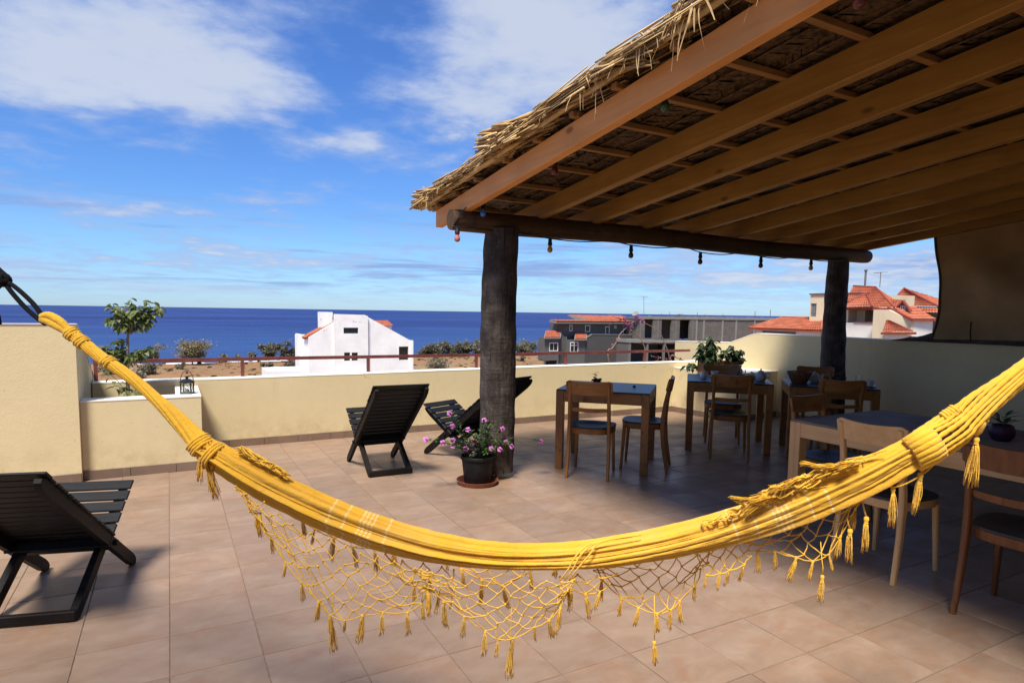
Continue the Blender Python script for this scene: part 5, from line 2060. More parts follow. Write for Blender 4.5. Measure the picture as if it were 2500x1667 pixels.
def tableware():
    random.seed(63)
    T = .7505
    posy((3.72, 5.06, T), 'small posy of dark purple flowers on the table near the post')
    p = MB().lathe([(.001, .0), (.014, .002), (.018, .009), (.012, .016), (.001, .018)], 12).build('seed_pod', 'soil', None, True)
    p.location = (3.90, 4.70, T)
    tag(p, 'little dark round pod lying on the bare tabletop', 'pod')
    teapot((5.57, 4.63, T), math.radians(150), 'large pale blue teapot at the right of its table', s=1.0)
    # small jug
    t = thing('milk_jug', (5.20, 5.09, T), 'small white milk jug at the left of the teapot table', 'jug', None, 2.0)
    lathe_obj('body', [(.001, .003), (.026, .003), (.028, 0), (.036, .020), (.037, .034), (.026, .058), (.022, .066), (.027, .078), (.024, .078), (.019, .066), (.001, .02)], 'china', t)
    MB().tube(catmull([(-.024, 0, .070), (-.046, 0, .066), (-.048, 0, .036), (-.034, 0, .024)], 14), .004, 7).build('handle', 'china', t, True)
    cup((5.40, 5.12, T), .4, 'white cup behind the chair at the teapot table')
    o = MB().lathe([(.001, .004), (.06, .004), (.064, 0), (.098, .014), (.100, .017), (.096, .017), (.062, .008), (.001, .008)], 32).build('plate', 'china', None, True, angle=40)
    o.location = (5.50, 5.02, T)
    tag(o, 'white plate in the middle of the teapot table', 'plate')
    posy((5.52, 4.86, T), 'dark purple posy beside the white plate', 12, .8)
    tumbler((5.72, 5.00, T), 'clear drinking glass behind the teapot table chair')
    cup((5.72, 4.80, T), 2.0, 'white cup next to the large teapot')
    o = MB().lathe([(.001, .0), (.020, .0), (.032, .022), (.034, .026), (.030, .026), (.018, .006), (.001, .006)], 18).build('sugar_bowl', 'china', None, True, angle=40)
    o.location = (5.33, 4.98, T)
    tag(o, 'little white bowl between jug and cup', 'bowl')
    # bread basket
    c = V((5.80, 4.33, T))
    b = thing('bread_basket', c, 'round brown wicker basket on the darkest table', 'basket')
    lathe_obj('liner', [(.001, .006), (.066, .006), (.070, .02), (.112, .105), (.108, .105), (.066, .026), (.001, .02)], 'wicker', b)
    for k in range(30):
        a = 2 * math.pi * k / 30
        ca, sa = math.cos(a), math.sin(a)
        MB().tube([(ca * .069, sa * .069, .004), (ca * .094, sa * .094, .055), (ca * .120, sa * .120, .112)], .0035, 5).build('stake', 'wicker', b, True)
    for z, r in ((.008, .073), (.030, .082), (.050, .093), (.072, .103), (.094, .113), (.112, .121), (.118, .122)):
        MB().tube([(math.cos(2 * math.pi * k / 32) * r, math.sin(2 * math.pi * k / 32) * r, z + .003 * math.sin(k * 2.6)) for k in range(33)], .0045, 6).build('weave_ring', 'wicker', b, True)
    for k in range(4):
        a = k * 1.6
        r = MB().lathe([(.001, -.030), (.020, -.026), (.032, 0), (.022, .022), (.001, .026)], 14).build('bread_roll', 'bread', None, True)
        r.location = c + V((math.cos(a) * .05, math.sin(a) * .05, .082))
        r.scale = (1.25, .9, .9)
        tag(r, ('bread roll at the right side of the basket', 'bread roll at the back of the basket', 'bread roll at the left side of the basket', 'bread roll at the front of the basket')[k], 'bread', 'rolls in the basket')
    teapot((6.01, 4.30, T), math.radians(-30), 'smaller pale teapot next to the bread basket', 'china_blue', .92)
    posy((6.30, 4.20, T), 'dark posy on the table by the rear post', 14, 1.1)
    tumbler((6.33, 4.02, T), 'clear drinking glass on the table by the rear post')
    cup((6.20, 3.82, T), 1.0, 'white cup at the right end of the darkest table')
    # plant on the long table
    t = thing('potted_plant', (4.22, 1.80, T), 'dark round pot with a small plant on the pale table', 'potted plant')
    lathe_obj('pot', [(.001, 0), (.040, 0), (.062, .030), (.066, .060), (.054, .090), (.046, .096), (.042, .09), (.001, .07)], 'petal_dark', t)
    gl = [leaf_mesh('leaf', .075, .014, 'leaf_shrub', .2, .3, 3)]
    for k in range(16):
        a = k * 2.4
        leaf_at(t, gl, V((math.cos(a) * .02, math.sin(a) * .02, .09 + .004 * k)), V((math.cos(a), math.sin(a), random.uniform(.1, 1.2))), random.uniform(.8, 1.2))
    # crumpled paper napkins
    for (x, y, l) in ((5.30, 4.80, 'crumpled white napkin left of the purple posy'), (6.08, 4.16, 'crumpled white napkin beside the smaller teapot')):
        mb = MB()
        for j in range(7):
            for i in range(7):
                mb.v.append(V(((i - 3) * .022, (j - 3) * .022, .004 + random.uniform(0, .022))))
        for j in range(6):
            for i in range(6):
                mb.f.append((j * 7 + i, j * 7 + i + 1, j * 7 + i + 8, j * 7 + i + 7))
        o = mb.build('paper_napkin', 'napkin', None, False, False)
        o.location = (x, y, T)
        tag(o, l, 'napkin')


tableware()

# ------------------------------------------------------------------ houses beyond the terrace
def wall_y(mb, x0, x1, z0, z1, y, th, holes=()):
    """wall facing -Y with real openings (x0, x1, z0, z1); y is the outer face"""
    xs = sorted({x0, x1} | {min(max(h[k], x0), x1) for h in holes for k in (0, 1)})
    zs = sorted({z0, z1} | {min(max(h[k], z0), z1) for h in holes for k in (2, 3)})
    for a, b in zip(xs, xs[1:]):
        run = None
        for c, d in zip(zs, zs[1:]):
            m = ((a + b) / 2, (c + d) / 2)
            inside = any(h[0] < m[0] < h[1] and h[2] < m[1] < h[3] for h in holes)
            if inside:
                if run:
                    mb.box((a, y, run[0]), (b, y + th, run[1]))
                run = None
            else:
                run = (run[0], d) if run else (c, d)
        if run:
            mb.box((a, y, run[0]), (b, y + th, run[1]))


def wall_x(mb, y0, y1, z0, z1, x, th, holes=()):
    t = MB()
    wall_y(t, y0, y1, z0, z1, 0, th, holes)
    mb.add([(x + q.y, q.x, q.z) for q in t.v], [f[::-1] for f in t.f])


def window_y(parent, o, x0, x1, z0, z1, y, mull=0, frame='window_frame', fw=.07):
    w = MB()
    w.box((x0, y, z0), (x0 + fw, y + .06, z1))
    w.box((x1 - fw, y, z0), (x1, y + .06, z1))
    w.box((x0 + fw, y, z1 - fw), (x1 - fw, y + .06, z1))
    w.box((x0 + fw, y, z0), (x1 - fw, y + .06, z0 + fw))
    for k in range(mull):
        xm = lerp(x0, x1, (k + 1) / (mull + 1))
        w.box((xm - .03, y + .005, z0 + fw), (xm + .03, y + .055, z1 - fw))
    ob = w.build('window', frame, parent, origin=o)
    MB().box((x0 + fw * .5, y + .061, z0 + fw * .5), (x1 - fw * .5, y + .075, z1 - fw * .5)).build('pane', 'pane_glass', ob, origin=o)
    return ob


def tiled_slope(mb, a, b, c, d, pitch=.24, rows=None):
    """corrugated tile field on the quad a-b (eave) to d-c (ridge); ribs run up the slope"""
    a, b, c, d = V(a), V(b), V(c), V(d)
    nrm = (b - a).cross(d - a).normalized()
    if nrm.z < 0:
        nrm = -nrm
    L = max((b - a).length, (c - d).length)
    n = max(3, int(L / pitch))
    slope = max((d - a).length, (c - b).length)
    m = max(2, int(slope / .38))
    o = len(mb.v)
    for j in range(m + 1):
        for st in (0, 1):
            if (j == 0 and st == 0) or (j == m and st == 1):
                continue
            f = j / m
            p0, p1 = lerp(a, d, f), lerp(b, c, f)
            lift = (.045 if st == 1 else .0)
            for i in range(2 * n + 1):
                q = lerp(p0, p1, i / (2 * n))
                mb.v.append(q + nrm * ((.06 if i % 2 else 0.0) + lift))
    rowsn = 2 * m
    w = 2 * n + 1
    for r in range(rowsn - 1):
        for i in range(2 * n):
            mb.f.append((o + r * w + i, o + r * w + i + 1, o + (r + 1) * w + i + 1, o + (r + 1) * w + i))


def roof_slab(mb, pts, th=.16):
    mb.prism(pts, (0, 0, -th))


def white_house():
    o = V((20, 80, GZ))
    h = thing('white_house', o, 'white rendered house with gabled end standing before the sea', 'house')
    Y0, Y1 = 77.0, 86.0
    up = (18.51, 20.29, -1.44, -.73)
    lo1, lo2 = (18.55, 19.27, -4.75, -3.74), (19.47, 20.22, -4.75, -3.76)
    rw = (25.56, 26.83, -4.86, -3.13)
    gd = (25.56, 26.83, -7.2, -6.25)
    # main gable front
    mb = MB()
    wall_y(mb, 14.46, 17.72, GZ - .3, -1.88, Y0, .25)
    wall_y(mb, 17.72, 21.35, GZ - .3, .2, Y0 - .35, .25, [up, lo1, lo2])
    wall_y(mb, 21.35, 27.2, GZ - .3, -2.42, Y0, .25, [rw, gd])
    mb.prism([(14.46, Y0, -1.88), (17.72, Y0, -1.88), (17.72, Y0, .03), (17.38, Y0, -.15)], (0, .25, 0))
    mb.prism([(17.39, Y0 - .352, .2), (21.35, Y0 - .352, .2), (21.35, Y0 - .352, .72), (21.10, Y0 - .352, .83), (17.39, Y0 - .352, .9)], (0, .25, 0))
    mb.prism([(21.35, Y0, -2.42), (27.2, Y0, -2.42), (21.35, Y0, .70)], (0, .25, 0))
    mb.box((17.40, Y0 - .34, GZ - .3), (17.72, Y0 + .1, .2))
    mb.box((21.35, Y0 - .348, GZ - .3), (21.50, Y0 + .2, .69))
    # left side and back
    wall_x(mb, 79.6, Y1, -1.95, -1.76, 14.46, .25)
    wall_x(mb, Y0 + .25, Y1, GZ - .3, -1.95, 14.46 - .0, .25, [(79.2, 79.8, -5.0, -3.9), (82.5, 83.2, -5.0, -3.9)])
    mb.box((14.46, Y1, GZ - .3), (27.2, Y1 + .25, -1.9))
    mb.box((27.0, Y0 + .25, GZ - .3), (27.2, Y1, -2.45))
    mb.build('wall', 'white_render', h, origin=o)
    # pilaster at the right corner and low annex at the left
    MB().box((27.12, Y0 - .18, GZ - .3), (27.42, Y0 + .4, -2.36)).build('pilaster', 'white_render', h, origin=o)
    MB().box((9.9, 77.5, GZ - .3), (14.2, 83, -5.83)).build('annex', 'white_render', h, origin=o)
    MB().box((17.72, Y0 - .95, -6.30), (21.2, Y0 - .36, -6.16)).build('ledge', 'white_render', h, origin=o)
    # stair tower behind
    tw = MB()
    wall_y(tw, 16.24, 17.45, -1.5, 1.12, 77.6, .2, [(16.75, 17.05, -.1, .75)])
    wall_x(tw, 77.8, 80.2, -1.5, 1.12, 16.24, .2, [(78.3, 78.8, -.6, .3)])
    tw.box((17.25, 77.8, -1.5), (17.45, 80.2, 1.0))
    tw.box((16.24, 80.2, -1.5), (17.45, 80.4, 1.12))
    tw.build('stair_tower', 'white_render', h, origin=o)
    # roofs
    rf = MB()
    roof_slab(rf, [(14.2, Y0 + .2, -1.98), (17.45, Y0 + .2, -.22), (17.45, 79.6, -.22), (14.2, 79.6, -1.98)])
    roof_slab(rf, [(14.6, 79.6, -2.1), (21.4, 79.6, -2.1), (21.4, Y1, -2.1), (14.6, Y1, -2.1)])
    roof_slab(rf, [(21.3, Y0 + .2, .62), (27.1, Y0 + .2, -2.5), (27.1, Y1, -2.5), (21.3, Y1, .62)])
    roof_slab(rf, [(17.4, Y0 - .1, .5), (21.4, Y0 - .1, .5), (21.4, Y1, .5), (17.4, Y1, .5)])
    r = rf.build('roof', 'roof_trim', h, origin=o)
    tl = MB()
    tiled_slope(tl, (14.1, 79.6, -1.97), (14.1, Y0 + .32, -1.97), (17.42, Y0 + .32, -.17), (17.42, 79.6, -.17))
    tiled_slope(tl, (27.1, Y0 + .35, -2.45), (27.1, Y1, -2.45), (21.4, Y1, .63), (21.4, Y0 + .35, .63))
    tag(tl.build('roof_tiles', 'roof_tile', r, origin=o, recalc=False), kind='stuff')
    # small roofed dormer
    d = MB()
    d.box((23.2, 78.2, -1.8), (25.0, 80.6, -.52))
    dm = d.build('dormer', 'white_render', h, origin=o)
    tl = MB()
    tiled_slope(tl, (22.95, 77.95, -.56), (25.2, 77.95, -.52), (25.05, 79.9, .10), (22.8, 79.9, .06))
    tl.build('dormer_roof', 'roof_tile', dm, origin=o, recalc=False)
    for w, m in ((up, 1), (lo1, 0), (lo2, 0)):
        window_y(h, o, w[0], w[1], w[2], w[3], Y0 - .35 + .14, m, 'dark_void', .05)
    window_y(h, o, rw[0], rw[1], rw[2], rw[3], Y0 + .14, 0, 'concrete', .06)
    window_y(h, o, gd[0], gd[1], gd[2], gd[3], Y0 + .14, 0, 'dark_void', .05)
    # patches where the render has come off
    for x, z, s in ((19.7, .02, .16), (20.0, -.02, .12), (20.45, -.06, .10), (20.62, -.08, .06), (16.3, -1.1, .12), (16.6, -.98, .08), (20.9, .55, .10)):
        mb = MB()
        n = 9
        y = (Y0 - .358) if x > 17.7 else Y0 - .006
        mb.prism([(x + math.cos(a) * s * (.6 + .5 * math.sin(a * 3 + x)), y, z + math.sin(a) * s * .6 * (.7 + .4 * math.cos(a * 2 + z))) for a in [2 * math.pi * k / n for k in range(n)]], (0, .004, 0))
        mb.build('bare_patch', 'concrete', h, origin=o)


white_house()


def grey_house():
    o = V((58, 84, GZ))
    h = thing('grey_house', o, 'dark grey rendered house with orange tiled roofs left of the block building', 'house')
    Y = 80.0
    ups = [(53.9, 54.45, -1.37, -.41), (56.85, 57.83, -1.48, -.43), (60.8, 61.63, -1.91, -.59), (62.55, 63.0, -.91, -.5), (64.41, 65.09, -1.92, -.91)]
    mb = MB()
    wall_y(mb, 52.15, 66.6, -2.6, .05, Y + 1.6, .25, [tuple(x + .6 * (k < 2) for k, x in enumerate(w)) for w in ups])
    wall_x(mb, Y + 1.85, 83.2, GZ, .05, 52.15, .25)
    mb.box((66.4, Y + 1.85, GZ), (66.6, 83.2, .05))
    mb.box((52.15, 83.2, GZ), (66.6, 83.4, .05))
    # lower storey: two bays and a recess between
    wall_y(mb, 49.05, 51.6, -5.7, -2.25, Y, .25, [(49.89, 51.46, -4.31, -3.03)])
    wall_y(mb, 53.0, 56.4, -6.95, -2.6, Y, .25, [(53.63, 55.16, -4.53, -2.99)])
    mb.box((51.6, Y + .9, GZ), (53.0, Y + 1.1, -1.9))
    wall_x(mb, Y + .25, Y + 1.6, -5.7, -2.25, 49.05, .25)
    mb.box((51.35, Y + .25, -5.7), (51.6, Y + .9, -2.2))
    mb.box((53.0, Y + .25, GZ), (53.2, Y + .9, -2.2))
    mb.box((49.05, Y + 1.6, -5.7), (52.15, Y + 1.8, -2.25))
    mb.box((49.05, Y + .25, -5.72), (51.6, Y + 1.6, -5.6))
    for x in (49.1, 51.35):
        mb.box((x, Y, GZ - .2), (x + .22, Y + .22, -5.7))
    mb.build('wall', 'grey_render_pale', h, origin=o)
    # the big blank side wall with a raked corner
    MB().prism([(56.42, Y - .02, GZ - .2), (65.55, Y - .02, GZ - .2), (65.45, Y - .02, -2.0), (57.8, Y - .02, -1.88), (56.42, Y - .02, -2.55)], (0, .25, 0)).build('side_wall', 'grey_render', h, origin=o)
    MB().prism([(56.3, Y - .08, -2.58), (57.75, Y - .08, -1.86), (65.5, Y - .08, -1.98), (65.5, Y - .08, -1.86), (57.7, Y - .08, -1.74), (56.3, Y - .08, -2.45)], (0, .4, 0)).build('wall_capping', 'concrete', h, origin=o)
    MB().box((57.6, Y + .24, -2.2), (65.5, Y + 1.6, -2.05)).build('terrace_slab', 'concrete', h, origin=o)
    # overhanging upper roof
    rf = MB()
    roof_slab(rf, [(51.2, Y + .2, .10), (66.5, Y + .2, .12), (66.5, Y + 2.2, .32), (51.2, Y + 2.2, .30)], .26)
    r = rf.build('roof', 'concrete_pale', h, origin=o)
    tl = MB()
    tiled_slope(tl, (51.2, Y + .1, .16), (66.5, Y + .1, .17), (66.5, Y + 2.0, .40), (51.2, Y + 2.0, .38))
    tiled_slope(tl, (58.6, Y + 2.2, .42), (66.8, Y + 2.2, .44), (64.4, Y + 4.6, 1.06), (56.4, Y + 4.6, 1.12))
    tiled_slope(tl, (64.9, Y + 1.6, .55), (67.8, Y + 1.6, .5), (67.0, Y + 5.0, 1.10), (64.3, Y + 5.0, 1.12))
    tag(tl.build('roof_tiles', 'roof_tile', r, origin=o, recalc=False), kind='stuff')
    MB().prism([(56.2, Y + 2.2, .3), (58.6, Y + 2.2, .40), (56.4, Y + 4.6, 1.10), (56.0, Y + 4.6, 1.0)], (0, 0, .06)).build('parapet', 'grey_render_pale', r, origin=o)
    # little roofs over the bays
    for a, b, z in ((48.7, 51.4, -2.2), (54.1, 56.2, -2.5)):
        sl = MB()
        roof_slab(sl, [(a - .1, Y - .55, z - .05), (b + .1, Y - .55, z - .05), (b + 1.6, Y + 1.4, z + .86), (a + 1.35, Y + 1.4, z + .86)], .16)
        s = sl.build('bay_roof', 'concrete_pale', h, origin=o)
        tl = MB()
        tiled_slope(tl, (a, Y - .55, z - .01), (b, Y - .55, z - .01), (b + 1.4, Y + 1.4, z + .92), (a + 1.4, Y + 1.4, z + .92))
        tag(tl.build('roof_tiles', 'roof_tile', s, origin=o, recalc=False), kind='stuff')
    for w in ups:
        window_y(h, o, w[0] + .6, w[1] + .6, w[2], w[3], Y + 1.6 - .02, 0, 'window_frame', .11)
    window_y(h, o, 49.89, 51.46, -4.31, -3.03, Y - .02, 1, 'window_frame', .12)
    window_y(h, o, 53.63, 55.16, -4.53, -2.99, Y - .02, 1, 'window_frame', .12)
    MB().box((53.75, Y - .015, -3.52), (55.04, Y + .035, -3.43)).build('transom', 'window_frame', h, origin=o)
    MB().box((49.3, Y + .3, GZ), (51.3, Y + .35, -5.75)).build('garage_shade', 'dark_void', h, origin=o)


grey_house()


def block_building():
    o = V((80, 82, GZ))
    h = thing('block_building', o, 'unfinished grey block building with open dark door bays', 'building')
    Y = 78.0
    ops = [(66.48, 68.16, -2.38, .64), (69.95, 72.04, -2.5, .62), (73.86, 76.07, -2.62, .56)]
    mb = MB()
    wall_y(mb, 65.55, 77.5, -3.4, .66, Y, .3, ops)
    mb.box((65.55, Y + 4, -2.7), (96, Y + 4.3, .66))
    mb.box((65.55, Y + .3, -2.7), (65.85, Y + 4, .66))
    for a, b in zip([77.5] + [q + .35 for q in (79.1, 83.5, 86.8, 91.4)], (79.1, 83.5, 86.8, 91.4, 97)):
        mb.box((a, Y + .05, -3.2), (b, Y + .35, .66))
    mb.box((77.55, Y + .36, GZ), (97, Y + 4, -3.2))
    mb.build('block_wall', 'block_wall', h, origin=o)
    for x in (77.45, 79.1, 83.5, 86.8, 91.4):
        MB().box((x, Y - .02, -3.3), (x + .35, Y + .38, .66)).build('column', 'concrete_pale', h, origin=o)
    for x in (65.4, 69.0, 72.9, 76.6):
        MB().box((x, Y - .03, -2.6), (x + .32, Y + .02, .66)).build('column', 'concrete', h, origin=o)
    pts = []
    random.seed(19)
    for k in range(64):
        x = 65.2 + k * .5
        pts.append((x, random.uniform(-.05, .05)))
    MB().loft([[(x, Y - .08, .66 + dz * .5), (x, Y + .5, .66), (x, Y + .5, 1.12 + dz), (x, Y - .08, 1.12 + dz)] for x, dz in pts]).build('ring_beam', 'concrete_pale', h, origin=o)
    MB().box((65.5, Y + .5, .64), (97, Y + 4.3, .95)).build('roof_slab', 'concrete', h, origin=o)
    # lower open storey standing forward
    Yf = Y - 1.2
    MB().loft([[(x, Yf - .1, -2.98 - .012 * (x - 63) + dz), (x, Y + 6, -2.98 - .012 * (x - 63)), (x, Y + 6, -2.55 - .03 * (x - 63)), (x, Yf - .1, -2.48 - .03 * (x - 63) + dz)] for x, dz in [(62.4 + k * .6, random.uniform(-.04, .04)) for k in range(20)]]).build('floor_slab', 'concrete_pale', h, origin=o)
    for x in (62.5, 66.0, 69.45, 73.4):
        MB().box((x, Yf, GZ - .3), (x + .32, Yf + .32, -3.0)).build('column', 'concrete', h, origin=o)
    MB().box((62.5, Y + 5, GZ), (74, Y + 5.3, -3.0)).build('back_wall', 'block_wall', h, origin=o)
    MB().box((73.72, Yf + .33, GZ), (73.95, Y + 5, -3.0)).build('end_wall', 'grey_render', h, origin=o)
    MB().box((62.5, Yf + .33, GZ), (62.7, Y + 5, -3.0)).build('end_wall', 'grey_render_pale', h, origin=o)
    MB().loft([[(x, Yf - .2, -6.6 - .06 * (x - 63)), (x, Y + 5, -6.6 - .06 * (x - 63)), (x, Y + 5, -6.05 - .06 * (x - 63)), (x, Yf - .2, -6.05 - .06 * (x - 63) + dz)] for x, dz in [(62.6 + k * .6, random.uniform(-.08, .08)) for k in range(19)]]).build('ground_slab', 'concrete_pale', h, origin=o)
    # bare rods left standing out of the columns
    for x, y, z in ((77.6, Y, 1.9), (83.7, Y + .1, 1.7), (79.5, Y + .1, 1.6), (75.0, Y + 2, 1.55), (72.5, Y + 3, 1.6), (91.5, Y, 2.2), (95.6, Y + .1, 2.6), (74.3, Y + 3, 1.9)):
        MB().tube([(x, y, .9), (x + .05, y, z)], .05 if x > 90 else .035, 5).build('rebar', 'rusty_metal', h, origin=o)
    # mast aerial and dish
    a = thing('mast_aerial', V((68, 80, .95)), 'thin mast aerial on the roof of the block building', 'antenna')
    MB().tube([(67.9, 80, .95), (67.75, 80, 4.3)], .035, 6).build('mast', 'concrete', a, origin=(68, 80, .95))
    MB().tube([(67.3, 80, 4.2), (68.6, 80, 4.25)], .02, 5).build('crossarm', 'concrete', a, origin=(68, 80, .95))
    d = V((65.0, 78.6, .95))
    s = thing('satellite_dish', d, 'white satellite dish tilted between the two grey buildings', 'satellite dish')
    dm = MB().lathe([(.001, 0), (.2, .03), (.4, .09), (.56, .18), (.54, .20), (.38, .12), (.19, .06), (.001, .03)], 22).build('dish', 'concrete_pale', s, True)
    dm.location = (0, 0, .42)
    dm.rotation_euler = rot_to((-.75, -.25, 1.0))
    MB().tube([(0, 0, -.1), (0, 0, .42)], .05, 8).build('stand', 'concrete', s, True)


block_building()


def cream_house():
    o = V((55, 33, GZ))
    h = thing('cream_villa', o, 'cream villa with terracotta roofs seen beside the rear post', 'house')
    X = 50.0

    def px(mb, y0, y1, z0, z1, x, th, holes=()):
        wall_x(mb, min(y0, y1), max(y0, y1), z0, z1, x, th, holes)
    # flat roofed block
    mb = MB()
    px(mb, 32.2, 37.4, GZ, 3.40, X + 1.0, .3, [(36.75, 37.33, 1.46, 2.62)])
    mb.box((X + 1.3, 37.1, GZ), (X + 8, 37.4, 3.40))
    mb.box((X + 1.3, 32.2, GZ), (X + 8, 32.5, 3.40))
    mb.box((X + 7.7, 32.5, GZ), (X + 8, 37.1, 3.40))
    mb.box((X + 1.3, 32.5, 3.1), (X + 7.7, 37.1, 3.3))
    mb.build('upper_block', 'cream_house', h, origin=o)
    mb = MB()
    mb.box((X + .9, 32.1, 3.402), (X + 1.4, 37.5, 3.52))
    mb.box((X + 1.4, 37.05, 3.402), (X + 8, 37.5, 3.52))
    mb.build('block_coping', 'roof_trim', h, origin=o)
    w = MB()
    for i in range(3):
        for j in range(6):
            y0 = 36.77 + i * .188
            z0 = 1.48 + j * .189
            MB().cbox((.10, .172, .172), Matrix.Translation((X + 1.12, y0 + .092, z0 + .092)), .02).build('glass_block', 'glass_block', h, origin=o)
    # garage wing with hipped roof
    mb = MB()
    mb.box((X - .2, 35.4, GZ), (X + 4, 42.2, .20))
    mb.build('garage_wall', 'white_house_trim', h, origin=o)
    MB().box((X - .27, 37.8, -.9), (X - .205, 41.4, .02)).build('garage_door', 'concrete', h, origin=o)
    g = MB()
    A, B, C, D = (X - .7, 42.7, .27), (X - .7, 34.9, .27), (X + 4.4, 34.9, .27), (X + 4.4, 42.7, .27)
    R1, R2 = (X + 1.6, 40.7, 1.28), (X + 1.6, 36.6, 1.28)
    g.prism([A, B, C, D], (0, 0, -.14))
    gr = g.build('garage_roof', 'roof_trim', h, origin=o)
    tl = MB()
    tiled_slope(tl, A, B, R2, R1)
    tiled_slope(tl, B, C, R2, R2)
    tiled_slope(tl, D, A, R1, R1)
    tiled_slope(tl, C, D, R1, R2)
    tag(tl.build('roof_tiles', 'roof_tile', gr, origin=o, recalc=False), kind='stuff')
    rd = MB()
    for a, b in ((A, R1), (B, R2), (R1, R2)):
        rd.tube([V(a) + V((0, 0, .07)), V(b) + V((0, 0, .07))], .085, 6)
    rd.build('ridge_tiles', 'roof_tile', gr, True, origin=o)
    # main part with balcony recess
    mb = MB()
    mb.prism([(X - 1.6, 29.9, GZ), (X - 1.6, 26.95, GZ), (X - 1.6, 26.95, 1.24), (X - 1.6, 28.75, 2.06), (X - 1.6, 29.9, 2.06)], (.3, 0, 0))
    mb.box((X - 1.3, 29.6, GZ), (X + 2.2, 29.9, 2.04))
    mb.box((X + 1.9, 29.9, GZ), (X + 2.2, 33.1, 2.05))
    px(mb, 32.9, 33.2, GZ, 2.05, X - .2, 2.1)
    px(mb, 30.1, 30.4, .8, 2.05, X - .2, .3)
    mb.build('main_wall', 'cream_house', h, origin=o)
    MB().box((X - 1.29, 26.95, GZ), (X + 1.2, 27.2, 1.27)).build('wing_wall', 'white_house_trim', h, origin=o)
    mb = MB()
    px(mb, 29.95, 33.05, GZ, 1.0, X - .6, .25)
    mb.build('balcony_parapet', 'white_house_trim', h, origin=o)
    mb = MB()
    mb.box((X - .68, 30.0, 1.002), (X - .28, 32.1, 1.09))
    mb.box((X - .68, 29.75, 1.10), (X - .28, 30.25, 1.20))
    mb.build('parapet_coping', 'roof_trim', h, origin=o)
    MB().box((X - .34, 30.1, .82), (X + 1.9, 33.0, .9)).build('balcony_floor', 'concrete', h, origin=o)
    MB().box((X + 1.83, 32.2, .9), (X + 1.895, 32.85, 1.98)).build('balcony_door', 'dark_void', h, origin=o)
    for y in (31.85, 30.75):
        MB().lathe([(.02, .2), (.09, .12), (.09, -.06), (.03, -.14)], 8, (X + 1.8, y, 1.72)).build('wall_lamp', 'black_metal', h, True, origin=o)
    # hipped roof over the main part
    E = [(X - .9, 33.0, 2.22), (X - .9, 28.74, 2.20)]
    RL, RR, RB = (X + 2.4, 34.33, 4.08), (X + 2.4, 32.36, 3.94), (X + 2.4, 30.3, 2.60)
    rb = MB()
    rb.prism([E[0], E[1], (X + 2.4, 30.2, 2.20), (X + 2.4, 33.0, 2.22)], (0, 0, -.17))
    r = rb.build('main_roof', 'roof_trim', h, origin=o)
    tl = MB()
    tiled_slope(tl, E[0], E[1], RR, RL)
    tiled_slope(tl, E[1], RB, RR, RR)
    tag(tl.build('roof_tiles', 'roof_tile', r, origin=o, recalc=False), kind='stuff')
    # hip end in front of the flat block
    hp = MB()
    tiled_slope(hp, (X - 1.1, 33.1, 2.22), (X - 1.1, 30.35, 2.24), (X + .6, 31.97, 3.36), (X + .6, 31.99, 3.36))
    tag(hp.build('hip_tiles', 'roof_tile', r, origin=o, recalc=False), kind='stuff')
    rd = MB()
    for a, b in ((RL, RR), (RR, E[1]), ((X - 1.1, 30.35, 2.26), (X + .6, 31.98, 3.38)), ((X - 1.1, 33.1, 2.26), (X + .6, 31.98, 3.38))):
        rd.tube([V(a) + V((0, 0, .07)), V(b) + V((0, 0, .07))], .075, 6)
    rd.build('ridge_tiles', 'roof_trim', r, True, origin=o)
    MB().prism([(X + 2.3, 34.75, 3.4), (X + 2.3, 34.3, 4.0), (X + 2.3, 32.6, 3.4)], (.2, 0, 0)).build('gable_wall', 'cream_house', h, origin=o)
    # low wing roof falling to the right, with gablet
    A_, B_, C_, D_ = (X - .9, 28.74, 2.20), (X - 1.8, 26.89, 1.35), (X + 1.2, 26.72, 1.37), (X + 1.5, 28.62, 2.37)
    rb = MB()
    rb.beam(V(A_) + V((-.1, .4, .02)), V(B_) + V((-.02, -.1, -.04)), .16, .20)
    rb.beam(V(B_) + V((0, -.06, -.05)), V(C_) + V((0, -.06, -.05)), .14, .15)
    r2 = rb.build('wing_roof', 'roof_trim', h, origin=o)
    tl = MB()
    tiled_slope(tl, B_, C_, D_, A_)
    tiled_slope(tl, (X - .7, 29.3, 2.22), (X - .6, 28.5, 2.22), (X + 1.2, 29.05, 2.86), (X + 1.2, 30.61, 2.92))
    tag(tl.build('roof_tiles', 'roof_tile', r2, origin=o, recalc=False), kind='stuff')
    gb = MB().prism([(X - .5, 28.75, 2.08), (X - .5, 27.75, 2.0), (X - .5, 28.25, 2.66)], (.12, 0, 0)).build('gablet', 'concrete', h, origin=o)
    rdg = MB()
    for a, b in (((X - .6, 28.85, 2.05), (X - .6, 28.25, 2.76)), ((X - .6, 27.6, 1.96), (X - .6, 28.25, 2.76))):
        rdg.beam(a, b, .24, .10)
    rdg.build('gablet_trim', 'roof_trim', h, origin=o)
    MB().box((X - .56, 28.10, 2.08), (X - .505, 28.46, 2.36)).build('window', 'window_frame', h, origin=o)
    for y in (28.14, 28.30):
        MB().box((X - .575, y, 2.13), (X - .562, y + .11, 2.31)).build('pane', 'pane_glass', h, origin=o)
    # porch roof below the balcony corner
    rb = MB()
    rb.beam((X - 3.05, 28.3, .27), (X - 3.05, 25.8, .37), .16, .17)
    pr = rb.build('porch_roof', 'roof_trim', h, origin=o)
    tl = MB()
    tiled_slope(tl, (X - 3.0, 28.25, .34), (X - 3.0, 25.82, .44), (X - 1.6, 28.6, 1.22), (X - 1.6, 28.85, 1.25))
